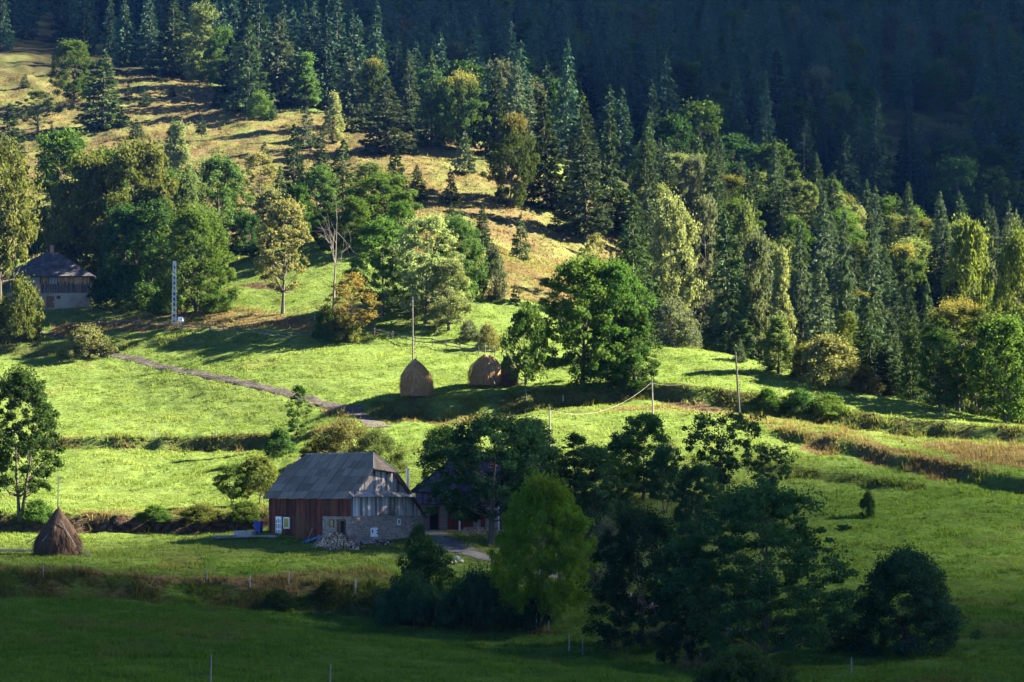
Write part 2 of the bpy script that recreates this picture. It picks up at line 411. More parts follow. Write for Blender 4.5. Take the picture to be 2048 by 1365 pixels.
def spruce(seed, H, W, nb=9, dens=22, droop=.25, cb=.04, ls=.5, gap=0.):
    g = np.random.default_rng(seed)
    T = MB(); q = np.linspace(0, 1, 7)
    T.tube(np.stack([g.normal(0, .02, 7) * q, g.normal(0, .02, 7) * q, q * H * .985 - .1], 1), H * .011 * (1 - .95 * q) + .02, 6)
    PP, DD, SS = [], [], []
    nw = int(H / .48)
    for i in range(nw):
        zf0 = (i + g.uniform(-.3, .3)) / nw
        for j in range(max(4, int(nb * (1 - zf0 * .45)))):
            zf = cb + (1 - cb) * max(0, zf0 + g.normal(0, .012))
            if zf >= .985: continue
            Lm = W / 2 * ((1 - zf) ** .82) * min(1, .6 + (zf - cb) * 5)
            if g.uniform() < gap: continue
            a = g.uniform(0, 6.283); Lb = Lm * g.uniform(.62, 1.12) + .1
            m = max(4, int(dens * Lb / (W / 2) + 3))
            s = np.sqrt(g.uniform(0.02, 1, m)); dr = droop * g.uniform(.6, 1.4) * (1.1 - zf)
            zz = zf * H - Lb * dr * s * (1.8 - s * 1.1) + (zf ** 2) * .35 * Lb * s
            w = Lb * .2 * (1 - s * .75); lat = g.uniform(-1, 1, m) * w
            PP.append(np.stack([np.cos(a) * Lb * s - np.sin(a) * lat, np.sin(a) * Lb * s + np.cos(a) * lat, zz - np.abs(lat) * .3 - g.uniform(0, .6, m) * (.4 + .6 * (1 - zf))], 1))
            DD.append(np.stack([np.cos(a) + g.normal(0, .35, m), np.sin(a) + g.normal(0, .35, m), g.normal(-.55, .4, m)], 1))
            SS.append(np.full(m, .75 + .25 * (1 - zf)))
    PP.append(np.stack([g.normal(0, .06, 30), g.normal(0, .06, 30), H * g.uniform(.93, 1., 30)], 1)); DD.append(np.tile([[.1, .1, 1.]], (30, 1))); SS.append(np.full(30, .5))
    P = np.concatenate(PP); D = unit(np.concatenate(DD)); S = (np.concatenate(SS) * ls * g.uniform(.6, 1.3, len(P)))[:, None]
    P[:, 2] = np.maximum(P[:, 2], .1)
    sd = unit(np.cross(D, g.normal(size=P.shape)))
    V = np.stack([P - D * S * .55, P + sd * S * .24, P + D * S * .6, P - sd * S * .24], 1).reshape(-1, 3)
    n = len(P); r = np.hypot(P[:, 0], P[:, 1])
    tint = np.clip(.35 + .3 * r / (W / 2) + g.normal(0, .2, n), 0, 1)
    return T, V, np.arange(4 * n).reshape(n, 4), np.repeat(tint, 4), np.repeat(np.clip(P[:, 2] / H, 0, 1), 4)
def dead_tree_mesh(seed, H):
    g = np.random.default_rng(seed); T = MB(); q = np.linspace(0, 1, 9)
    P = np.stack([q * .5 + g.normal(0, .06, 9), g.normal(0, .06, 9), q * H * .62], 1)
    T.tube(P, .26 * (1 - .6 * q), 7)
    def br(p, d, Ln, r, lv):
        k = np.linspace(0, 1, 5)[:, None]; bend = g.normal(0, .12 * Ln, 3)
        pts = p + d * Ln * k + bend * k ** 2
        T.tube(pts, r * (1 - .75 * k[:, 0]), 4, cap=False)
        if lv == 0: return
        for _ in range(4 if lv > 1 else 3):
            i = g.integers(2, 5); nd = unit(d + g.normal(0, .55, 3) + np.array([0, 0, .15]))
            br(pts[i], nd, Ln * g.uniform(.4, .7), r * .5, lv - 1)
    for _ in range(4): br(P[-1], unit(np.array([g.normal(0, .45), g.normal(0, .45), 1])), H * g.uniform(.22, .38), .065, 2)
    for zf, sx in ((.28, -1), (.45, -1), (.55, 1), (.62, -1), (.75, 1), (.85, -1), (.35, 1)):
        i = int(zf * 8); br(P[i], unit(np.array([sx, g.normal(0, .5), g.uniform(.0, .6)])), H * g.uniform(.10, .2), .045, 1)
    return T

PROTO = {}
def proto(key, H, W, res, single=False):
    T, V, Fc, tint, hf = res
    tm = T.mesh(key + '_trunk', [M['bark']])
    n = len(V)
    if single:   # trunk and crown joined, for trees too far off to show parts
        TV = np.concatenate(T.V); b = len(TV)
        li = np.concatenate([f.ravel() for f, _ in T.Fs] + [(Fc + b).ravel()])
        tot = np.concatenate([np.full(len(f), f.shape[1]) for f, _ in T.Fs] + [np.full(len(Fc), 4)])
        nt_ = sum(len(f) for f, _ in T.Fs)
        mi = np.concatenate([np.zeros(nt_, int), np.ones(len(Fc), int)])
        me = raw_mesh(key, np.concatenate([TV, V]), li, tot, mi, [M['bark'], M['spruce']], {'tint': np.concatenate([np.full(b, .5), tint]), 'hf': np.concatenate([np.zeros(b), hf])})
        PROTO[key] = (H, W, None, me); return
    cm = raw_mesh(key + '_crown', V, Fc.ravel(), np.full(len(Fc), 4), None, [M['green']], {'tint': tint, 'hf': hf})
    PROTO[key] = (H, W, tm, cm)
def set_mat(o, slot, m):
    o.material_slots[slot].link = 'OBJECT'; o.material_slots[slot].material = m

def P_(): pass
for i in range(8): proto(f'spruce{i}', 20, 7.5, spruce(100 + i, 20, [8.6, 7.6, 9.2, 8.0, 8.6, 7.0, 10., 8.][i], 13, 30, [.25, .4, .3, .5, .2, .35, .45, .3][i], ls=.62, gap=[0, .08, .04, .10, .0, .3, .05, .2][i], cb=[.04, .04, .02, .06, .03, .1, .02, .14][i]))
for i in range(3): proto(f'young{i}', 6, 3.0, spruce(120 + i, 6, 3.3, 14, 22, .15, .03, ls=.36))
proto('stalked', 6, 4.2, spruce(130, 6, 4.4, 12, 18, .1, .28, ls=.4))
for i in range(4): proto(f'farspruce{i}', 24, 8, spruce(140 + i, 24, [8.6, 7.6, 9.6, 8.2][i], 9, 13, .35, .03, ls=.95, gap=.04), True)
for i in range(2): proto(f'farbroad{i}', 17, 12, broadleaf(150 + i, 17, 12, .1, 'egg', 50, 60, .6, .12), True)
for i in range(3): proto(f'oval{i}', 15, 9, broadleaf(200 + i, 15, 9, .10, 'oval', 95, 105, .30, .105))
for i in range(2): proto(f'tall{i}', 18, 8, broadleaf(210 + i, 18, 8, .06, 'egg', 120, 90, .32, .115))
for i in range(2): proto(f'wide{i}', 15, 12, broadleaf(220 + i, 15, 12, .10, 'spread', 130, 110, .34, .09))
for i in range(2): proto(f'airy{i}', 15, 9, broadleaf(230 + i, 15, 9, .22, 'oval', 75, 60, .30, .085, .6))
for i in range(2): proto(f'pointed{i}', 14, 6.5, broadleaf(240 + i, 14, 6.5, .04, 'cone', 95, 80, .30, .12, .8))
for i in range(3): proto(f'bush{i}', 4, 5, broadleaf(250 + i, 4, 5, .02, 'dome', 70, 75, .19, .12, .75, stems=5, tr=.012))
proto('willow', 5, 9, broadleaf(260, 5, 9, .03, 'dome', 120, 80, .17, .075, .8, stems=8, tr=.01, outl=.2))
for i in range(2): proto(f'apple{i}', 6, 6, broadleaf(265 + i, 6, 6, .22, 'spread', 75, 85, .18, .10, .6, stems=2, tr=.02))
proto('high', 17, 10, broadleaf(269, 17, 10, .36, 'oval', 120, 105, .30, .095))
for i in range(2): proto(f'maple{i}', 17, 14, broadleaf(285 + i, 17, 14, .15, 'egg', 150, 95, .33, .07, .65, inner=.25))
proto('yardtree', 13, 12, broadleaf(295, 13, 12, .2, 'oval', 240, 85, .21, .062, .6, tr=.024))
proto('slender', 9, 3.0, broadleaf(270, 9, 3.0, .12, 'column', 55, 60, .2, .13, .8, tr=.008))
proto('stemmy', 11, 8, broadleaf(271, 11, 8, .38, 'vase', 100, 50, .22, .07, .6, stems=9, tr=.009))
proto('sycamore', 13.5, 14, broadleaf(272, 13.5, 14, .13, 'spread', 230, 120, .21, .062, .42, tr=.022, inner=.25))
proto('roundtree', 11, 8.6, broadleaf(273, 11, 8.6, .1, 'oval', 300, 95, .19, .075, .85, tr=.012, inner=.55, outl=.12))
proto('roundbush', 8, 8.5, broadleaf(274, 8, 8.5, .03, 'egg', 170, 120, .18, .08, .8, stems=6, tr=.011))
proto('bigtree', 12, 10.5, broadleaf(275, 12, 10.5, .2, 'oval', 190, 100, .2, .068, .6, tr=.022))
proto('shadetree', 12, 9, broadleaf(276, 12, 9, .05, 'egg', 200, 110, .2, .075, .75, stems=4, tr=.014))
proto('thicket', 2.6, 9, broadleaf(277, 2.6, 9, .0, 'dome', 200, 90, .16, .06, .8, stems=9, tr=.008))
proto('leftree', 15, 8.6, broadleaf(278, 15, 8.6, .2, 'oval', 150, 100, .23, .078, .7, stems=2, tr=.018))

NAME = {'spruce': 'spruce_tree', 'young': 'young_spruce', 'stalked': 'young_spruce', 'farspruce': 'spruce_tree', 'farbroad': 'deciduous_tree',
        'bush': 'bush', 'willow': 'willow_bush', 'apple': 'apple_tree', 'roundbush': 'bush', 'thicket': 'bramble_thicket'}
def plant(key, loc, h, w, mat, label, group=None, rz=None, name=None):
    H, W, tm, cm = PROTO[key]
    base = key.rstrip('0123456789')
    nm = name or NAME.get(base, 'deciduous_tree')
    cat = 'bush' if ('bush' in nm or 'thicket' in nm) else 'tree'
    rz = random.uniform(0, 6.28) if rz is None else rz
    sc = (w / W, w / W, h / H)
    tilt = random.gauss(0, .022), random.gauss(0, .022)
    if tm is None:
        o = bpy.data.objects.new(nm, cm); C.objects.link(o); o.location = loc; o.scale = sc; o.rotation_euler = (*tilt, rz)
        set_mat(o, 1, M[mat]); return tag(o, label, cat, group)
    r = empty(nm, loc, rz, label, cat, group); r.scale = sc; r.rotation_euler = (*tilt, rz)
    for pn, me in (('stem' if cat == 'bush' else 'trunk', tm), ('crown', cm)):
        o = bpy.data.objects.new(pn, me); C.objects.link(o); o.parent = r
        if pn == 'crown': set_mat(o, 0, M[mat])
    return r
def tree(key, px, top, base, w, mat, label, d=None, group=None, rz=None, name=None):
    if d is None:
        p = hit(px, base)
    else:
        p = ground_at(px, d)
    x, y, z = p
    k = F / (y * CP_ + z * SP)
    zt = at_d(px, top, y)[2]; w *= 1.22 if key.startswith('spruce') else (.9 if 'bush' not in key and not key.startswith('young') else 1)
    return plant(key, (x, y, z - .1), max(zt - z, .6) + .1, w / k, mat, label, group, rz, name)
# ------------------------------------------------------------------ camera, sun, sky
cam = bpy.data.cameras.new('camera'); co = bpy.data.objects.new('camera', cam); C.objects.link(co)
cam.sensor_width = 36; cam.lens = 36 * F / 2048; cam.clip_end = 6000; cam.clip_start = .5
co.rotation_euler = (math.pi / 2 + PITCH, 0, 0); bpy.context.scene.camera = co
sv = Vector((AZ[0] * math.cos(ELEV), AZ[1] * math.cos(ELEV), math.sin(ELEV)))
sun = bpy.data.lights.new('sun', 'SUN'); sun.energy = 5.0; sun.angle = R(.5); sun.color = (1, .87, .66)
so = bpy.data.objects.new('sun', sun); C.objects.link(so); so.rotation_euler = (-sv).to_track_quat('-Z', 'Y').to_euler(); so.location = (0, 0, 400)
w = bpy.data.worlds.new('World'); bpy.context.scene.world = w; w.use_nodes = True
nt = w.node_tree; bg = nt.nodes['Background']; sk = nt.nodes.new('ShaderNodeTexSky'); sk.sky_type = 'NISHITA'
sk.sun_disc = False; sk.sun_elevation = ELEV; sk.sun_rotation = math.atan2(AZ[0], AZ[1])
sk.air_density = SKY_AIR; sk.dust_density = 0.0; sk.ozone_density = 4.0; sk.altitude = 900
nt.links.new(sk.outputs[0], bg.inputs[0]); bg.inputs[1].default_value = SKY_STR
vs = bpy.context.scene.view_settings; vs.view_transform = 'Standard'; vs.look = 'None'; vs.exposure = EXPO; vs.gamma = 1
cy = bpy.context.scene.cycles
cy.max_bounces = 5; cy.diffuse_bounces = 2; cy.glossy_bounces = 2; cy.transmission_bounces = 3; cy.transparent_max_bounces = 4
cy.volume_bounces = 0; cy.use_denoising = True
try: cy.denoising_input_passes = 'RGB_ALBEDO_NORMAL'
except Exception: pass

# ------------------------------------------------------------------ what grows where
def W2(pts):   # outline on the hillside: px, distance pairs -> x, y
    return [((p - CX) / F * d, d) for p, d in pts]
def hits(pts):
    return [hit(a, b)[:2] for a, b in pts]
ROAD = hits([(60,659),(110,672),(180,690),(250,714),(330,734),(420,752),(520,774),(600,793),(660,810),(710,827),(742,842),(762,858)])
ROADW = [1.3,1.4,1.5,1.6,1.7,1.7,1.7,1.8,2.1,2.7,3.3,3.4]
DRIVE = hits([(838,1062),(865,1078),(905,1096),(955,1112),(1000,1126),(1090,1145),(1160,1163),(1250,1187)]) + [ground_at(1420, 205)[:2], ground_at(1710, 196)[:2]]
DRIVEW = [6.5,6.0,4.2,2.8,2.2,2.0,1.8,1.6,1.2,.9]
DRY_POLY = [  # outlines as hillside px, distance
 [(-900,430),(250,428),(480,424),(620,437),(720,424),(840,405),(900,392),(990,380.5),(1090,384),(1180,390),(1300,395),(1300,520),(1100,545),(900,565),(700,575),(440,600),(380,690),(-900,720)],
 [(120,372),(360,366),(640,361),(660,366),(600,371.5),(470,378.5),(400,379),(300,381),(110,381)],
 [(1080,307.5),(1180,311),(1290,314.5),(1420,311.5),(1500,309.5),(1600,310),(1800,306),(1960,303),(2200,298),(2200,272),(2040,277),(1950,281),(1890,289),(1780,295),(1700,298.5),(1640,302),(1560,303.5),(1480,305.5),(1330,309.5)],
 [(1530,301.5),(1640,299.5),(1760,294),(1880,284),(2010,274.5),(1990,272),(1880,276.5),(1760,285),(1660,290.5),(1600,295)],
 [(330,216.5),(470,217.5),(620,218.5),(790,218),(800,213.5),(700,212.5),(500,214.5),(330,214)],
 [(-100,214),(330,216.5),(330,214),(-100,212)],
 [(100,264.5),(540,261),(560,266),(480,268),(300,266.5),(100,267)],
 [(120,311.5),(640,305),(690,306),(700,300),(640,300),(560,306.8),(120,310.2)],
 [(620,321),(740,308),(760,301),(720,301),(690,309),(600,321)],
 [(1060,208),(1100,207),(1120,202.5),(1070,203.5)],
 [(1370,188),(1480,184),(1600,182),(1480,181),(1370,185)],
 [(740,310.5),(880,309),(1000,311),(1060,309),(1000,306.5),(760,307)],
]
DRY_POLY = [W2(p) for p in DRY_POLY]
SOIL_POLY = [W2(p) for p in [[(-200,264.3),(300,263),(540,259.7),(540,257.3),(300,260.6),(-200,261.6)], [(1190,258),(1290,258),(1300,248),(1190,247)],
   [(470,394),(540,392),(600,385),(560,386),(500,390)], [(1300,319),(1360,318),(1460,313.5),(1440,311.8),(1340,315)]]]
def ground_attr(x, y):
    n1 = fbm(x * .35, y * .25, 21, 3); n2 = fbm(x * .08, y * .07, 31, 3)
    wx, wy = x + n1 * 1.2, y + n2 * 2.5 + n1 * 1.0
    dry = np.zeros_like(x); soil = np.zeros_like(x)
    for i, p in enumerate(DRY_POLY): dry = np.maximum(dry, inpoly(wx, wy, p) * (1. if i else 1.))
    for p in SOIL_POLY: soil = np.maximum(soil, inpoly(x + n1 * .3, y + n1 * .25, p).astype(float))
    up = inpoly(wx, wy, DRY_POLY[0]) | inpoly(wx, wy, DRY_POLY[4]) | inpoly(wx, wy, DRY_POLY[1]); dry = dry * np.where(up, np.clip(.86 + .3 * n1 + .3 * n2, .45, 1), np.clip(.68 + .45 * n1 + .45 * n2, .12, 1))
    dry = np.maximum(dry, np.clip(n2 * .5 + n1 * .25 - .25, 0, .35))
    px = CX + F * x / np.maximum(y, 1)
    # woodland floor: the gully behind the right field, and the shaded mountain
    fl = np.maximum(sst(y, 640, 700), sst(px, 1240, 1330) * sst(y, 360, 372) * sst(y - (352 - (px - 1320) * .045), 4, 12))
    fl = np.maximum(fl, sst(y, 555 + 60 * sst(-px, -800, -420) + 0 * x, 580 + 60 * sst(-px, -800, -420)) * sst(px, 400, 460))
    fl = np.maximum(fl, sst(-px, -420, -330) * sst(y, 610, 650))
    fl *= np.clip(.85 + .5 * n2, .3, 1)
    lush_shade = (1 - sst(y, 205, 235 + 0 * x)) * .8 + .25 * np.clip(n2, 0, 1)  # deeper green grass, also darkened over the shaded ground to deepen the shade
    lush_shade = np.maximum(lush_shade, .6 * sst(px, 1480, 1700) * (1 - sst(y, 262, 300)))
    bk = np.abs(bank_off(x, y)) ; bank = np.zeros_like(x)
    for k, (ln, h, w_, r_) in enumerate(BANKS):
        s = y - np.interp(x, ln[:, 0], ln[:, 1]); bank = np.maximum(bank, (np.abs(s) < w_ * 1.3) * (x > ln[0, 0]) * (x < ln[-1, 0]) * (.9 if k in (0, 1, 2, 3, 5) else .5))
    return np.clip(dry, 0, 1), np.clip(soil, 0, 1), np.clip(fl, 0, 1), np.clip(lush_shade, 0, 1), bank * np.clip(.8 + .6 * n1, .2, 1)

def ground_mesh():
    ys = np.concatenate([np.arange(-160, 0, 20), np.arange(0, 100, 4.), np.arange(100, 440, .5), np.arange(440, 720, 1.6), np.arange(720, 1100, 5), np.arange(1100, 2000, 18)])
    q = np.linspace(-1, 1, 560); q = np.sign(q) * np.abs(q) ** 1.0
    inner = .27; s = np.where(np.abs(q) < .72, q / .72 * inner, np.sign(q) * (inner + (np.maximum(np.abs(q) - .72, 0) / .28) ** 1.8 * .45))
    X = s[None, :] * np.maximum(ys, 40)[:, None] + np.sign(s)[None, :] * np.maximum(np.abs(s) - inner, 0)[None, :] * 160
    Y = np.broadcast_to(ys[:, None], X.shape)
    x, y = X.ravel().copy(), Y.ravel().copy()
    z = terrain(x, y)
    rd = seg_dist(x, y, ROAD); dd = seg_dist(x, y, DRIVE)
    near = sst(y, 100, 110) * (1 - sst(y, 400, 410))
    for dist, pl, ww in ((rd, ROAD, 2.0), (dd, DRIVE, 2.3)):
        z -= .05 * (dist < ww)
    A = ground_attr(x, y)
    ny, nx = X.shape
    i = np.arange(ny - 1)[:, None] * nx + np.arange(nx - 1)[None, :]; i = i.ravel()
    Fq = np.stack([i, i + 1, i + nx + 1, i + nx], 1)
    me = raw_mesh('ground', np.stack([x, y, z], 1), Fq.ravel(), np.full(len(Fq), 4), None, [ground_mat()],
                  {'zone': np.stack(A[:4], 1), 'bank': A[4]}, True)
    o = bpy.data.objects.new('ground', me); C.objects.link(o); tag(o, kind='structure'); return o
def ground_mat():
    m, nt = new_mat('meadow_ground')
    tc = N(nt, 'ShaderNodeTexCoord'); at = N(nt, 'ShaderNodeAttribute', attribute_name='zone'); sp = N(nt, 'ShaderNodeSeparateColor'); L(nt, at, 'Color', sp, 0)
    bk = N(nt, 'ShaderNodeAttribute', attribute_name='bank')
    mp = N(nt, 'ShaderNodeMapping'); mp.inputs['Scale'].default_value = (.8, 1.6, 1); L(nt, tc, 'Object', mp, 0)
    n1 = N(nt, 'ShaderNodeTexNoise'); n1.inputs['Scale'].default_value = 1.6; n1.inputs['Detail'].default_value = 9; n1.inputs['Roughness'].default_value = .7; L(nt, mp, 0, n1, 'Vector')
    n2 = N(nt, 'ShaderNodeTexNoise'); n2.inputs['Scale'].default_value = .12; n2.inputs['Detail'].default_value = 5; L(nt, tc, 'Object', n2, 'Vector')
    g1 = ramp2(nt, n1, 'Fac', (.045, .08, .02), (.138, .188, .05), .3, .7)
    g2 = ramp2(nt, n1, 'Fac', (.024, .062, .008), (.075, .15, .022), .3, .72)  # deep green with the shade of near meadow and right slope mixed in
    d1 = ramp2(nt, n1, 'Fac', (.055, .046, .022), (.14, .112, .055), .32, .7)
    s1 = ramp2(nt, n1, 'Fac', (.03, .02, .014), (.15, .105, .075), .42, .75)
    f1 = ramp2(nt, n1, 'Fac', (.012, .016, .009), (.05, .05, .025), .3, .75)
    b1 = ramp2(nt, n1, 'Fac', (.02, .028, .010), (.085, .075, .03), .35, .72)
    def mix(fs, fo, a, ao, b, bo):
        x = N(nt, 'ShaderNodeMixRGB'); L(nt, fs, fo, x, 0); L(nt, a, ao, x, 1); L(nt, b, bo, x, 2); return x
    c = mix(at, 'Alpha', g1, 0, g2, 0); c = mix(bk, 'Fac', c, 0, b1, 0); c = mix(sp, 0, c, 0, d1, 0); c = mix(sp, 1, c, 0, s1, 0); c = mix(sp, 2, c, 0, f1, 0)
    h = N(nt, 'ShaderNodeHueSaturation'); mr = N(nt, 'ShaderNodeMapRange'); mr.inputs['From Min'].default_value = .3; mr.inputs['From Max'].default_value = .7
    mr.inputs['To Min'].default_value = .75; mr.inputs['To Max'].default_value = 1.2; L(nt, n2, 'Fac', mr, 'Value'); L(nt, mr, 0, h, 'Value'); L(nt, c, 0, h, 'Color')
    b = N(nt, 'ShaderNodeBsdfDiffuse'); L(nt, h, 0, b, 'Color')
    bp = N(nt, 'ShaderNodeBump'); bp.inputs['Strength'].default_value = 1.0; bp.inputs['Distance'].default_value = .32; L(nt, n1, 'Fac', bp, 'Height'); L(nt, bp, 0, b, 'Normal')
    o = N(nt, 'ShaderNodeOutputMaterial'); L(nt, b, 0, o, 0); return m
ground_mesh()

def strip(name, pl, wid, mat, lift=.05):
    P = np.array(pl); s = np.concatenate([[0], np.cumsum(np.hypot(*np.diff(P, axis=0).T))]); n = int(s[-1] / .6)
    t = np.linspace(0, s[-1], n); k = np.ones(9) / 9
    x, y, w_ = [np.interp(t, s, v) for v in (P[:, 0], P[:, 1], wid)]
    for _ in range(2):
        x = np.convolve(np.pad(x, 4, 'edge'), k, 'valid'); y = np.convolve(np.pad(y, 4, 'edge'), k, 'valid')
    tx, ty = np.gradient(x), np.gradient(y); l = np.hypot(tx, ty) + 1e-9; nx_, ny_ = -ty / l, tx / l
    m = 9; q = np.linspace(-1, 1, m)
    ed = 1 + .16 * vnoise(t * .5, t * 0, 4)[:, None] * np.sign(q)[None, :] + .1 * vnoise(t[:, None] * .9 + 20 * q[None, :], t[:, None] * 0, 6)
    X = x[:, None] + nx_[:, None] * q * w_[:, None] / 2 * ed; Y = y[:, None] + ny_[:, None] * q * w_[:, None] / 2 * ed
    Z = terrain(X.ravel(), Y.ravel()).reshape(X.shape) + lift - .06 * np.abs(q)[None] ** 6
    i = (np.arange(n - 1)[:, None] * m + np.arange(m - 1)[None]).ravel(); Fq = np.stack([i, i + 1, i + m + 1, i + m], 1)
    qq = np.broadcast_to(np.abs(q)[None], X.shape).ravel()
    me = raw_mesh(name, np.stack([X.ravel(), Y.ravel(), Z.ravel()], 1), Fq.ravel(), np.full(len(Fq), 4), None, [mat], {'tint': qq}, True)
    o = bpy.data.objects.new(name, me); C.objects.link(o); return tag(o, kind='structure')
def track_mat():
    m, nt = new_mat('track_gravel'); tc = N(nt, 'ShaderNodeTexCoord'); no = N(nt, 'ShaderNodeTexNoise'); no.inputs['Scale'].default_value = 2.6; no.inputs['Detail'].default_value = 9; L(nt, tc, 'Object', no, 'Vector')
    g = ramp2(nt, no, 'Fac', (.035, .032, .032), (.105, .092, .09), .3, .72); gr = ramp2(nt, no, 'Fac', (.04, .06, .015), (.10, .115, .035), .3, .7)
    at = N(nt, 'ShaderNodeAttribute', attribute_name='tint')     # 0 in the middle of the track, 1 at its edges
    w_ = N(nt, 'ShaderNodeMath', operation='MULTIPLY_ADD'); L(nt, no, 'Fac', w_, 0); w_.inputs[1].default_value = .5; L(nt, at, 'Fac', w_, 2)
    r = N(nt, 'ShaderNodeValToRGB'); L(nt, w_, 0, r, 0); e = r.color_ramp.elements; e[0].position = .24; e[0].color = (1, 1, 1, 1); e[1].position = .36; e[1].color = (0, 0, 0, 1)
    q = e.new(1.08); q.color = (0, 0, 0, 1); q = e.new(1.0); q.color = (.1, .1, .1, 1)
    mx = N(nt, 'ShaderNodeMixRGB'); L(nt, r, 0, mx, 0); L(nt, g, 0, mx, 1); L(nt, gr, 0, mx, 2)
    b = N(nt, 'ShaderNodeBsdfDiffuse'); L(nt, mx, 0, b, 0); bp = N(nt, 'ShaderNodeBump'); bp.inputs['Strength'].default_value = .7; bp.inputs['Distance'].default_value = .12; L(nt, no, 'Fac', bp, 'Height'); L(nt, bp, 0, b, 'Normal')
    o = N(nt, 'ShaderNodeOutputMaterial'); L(nt, b, 0, o, 0); return m
M['gravel'] = track_mat()
strip('dirt_road', ROAD, ROADW, M['gravel'])
M['yard'] = solid('yard_gravel', (.075, .07, .07), (.18, .17, .165), 3.5, .95, .5, detail=9, dirt=(.06, .075, .03))
strip('driveway', DRIVE, DRIVEW, M['yard'])

# added unseen volume sheet; thickness set to shade meadow, barn, right slope and mountain
def shade_blocker():
    pxs = np.linspace(-700, 2900, 110); ds = np.concatenate([np.linspace(90, 345, 110), np.linspace(352, 540, 20), np.linspace(546, 860, 60), np.linspace(870, 1120, 20)])
    PX, D = np.meshgrid(pxs, ds, indexing='ij'); x = ((PX - CX) / F * D).ravel(); y = D.ravel().copy()
    dc = np.interp(PX.ravel(), [-1500, -200, 150, 400, 520, 640, 850, 1150, 1300, 1500, 1800, 2050, 3600], [242, 244, 244, 247, 254, 271, 277, 277, 277, 286, 290, 288, 285])
    dc = dc + 5 * fbm(x * .05, y * .05, 77, 2)
    T = .035 + .965 * sst(y, dc - 22, dc + 20)
    T = np.maximum(T, SH_R * sst(PX.ravel(), 1500, 1700) * sst(y, 195, 245))
    T = np.maximum(T, SH_L * sst(y, 211, 221) * (1 - sst(y, 231, 237) * sst(PX.ravel(), 500, 600)) * (1 - sst(PX.ravel(), 850, 1000)))
    T = np.maximum(T, .17 * sst(PX.ravel(), 940, 1010) * (1 - sst(PX.ravel(), 1170, 1240)) * sst(y, 196, 204))
    dm = np.interp(PX.ravel(), [-1500, -70, 200, 400, 450, 700, 1000, 1300, 1600, 2100, 3600], [690, 672, 672, 672, 642, 618, 610, 600, 590, 582, 580])
    T = np.minimum(T, (lambda mt: mt + (1 - mt) * (1 - sst(y, dm - 22, dm + 18)))(np.interp(PX.ravel(), [-70, 700, 1500, 2000], [.06, .06, .025, .015])))
    z = terrain(x, y)
    th = -np.log(np.clip(T, .015, .999)) / (.15 / math.sin(ELEV))
    th *= 1 + .12 * fbm(x * .08, y * .08, 78, 3)
    k = (1000 - z) / math.sin(ELEV)
    X, Y = x + sv[0] * k, y + sv[1] * k
    m = len(ds); n = len(pxs); i = (np.arange(n - 1)[:, None] * m + np.arange(m - 1)[None]).ravel()
    Fq = np.stack([i, i + m, i + m + 1, i + 1], 1)
    edge = np.zeros((n, m), bool); edge[0] = edge[-1] = True; edge[:, 0] = edge[:, -1] = True
    top = 1000 + np.where(edge.ravel(), .02, th * .6 + .02); bot = 1000 - np.where(edge.ravel(), .02, th * .4 + .02)
    V = np.concatenate([np.stack([X, Y, top], 1), np.stack([X, Y, bot], 1)])
    nv = n * m; ring = np.concatenate([np.arange(n) * m, (n - 1) * m + np.arange(1, m), np.arange(n - 2, -1, -1) * m + m - 1, np.arange(m - 2, 0, -1)])
    r2 = np.roll(ring, -1); side = np.stack([ring, ring + nv, r2 + nv, r2], 1)
    Fa = np.concatenate([Fq, Fq[:, ::-1] + nv, side])
    mt, nt = new_mat('shade_blocker_volume'); v = N(nt, 'ShaderNodeVolumePrincipled'); v.inputs['Density'].default_value = .15; v.inputs['Color'].default_value = (.95, .96, 1, 1)
    o = N(nt, 'ShaderNodeOutputMaterial'); L(nt, v, 0, o, 'Volume')
    me = raw_mesh('shade_blocker', V, Fa.ravel(), np.full(len(Fa), 4), None, [mt], {}, True)
    o = bpy.data.objects.new('shade_blocker', me); C.objects.link(o); tag(o, kind='stuff')
shade_blocker()

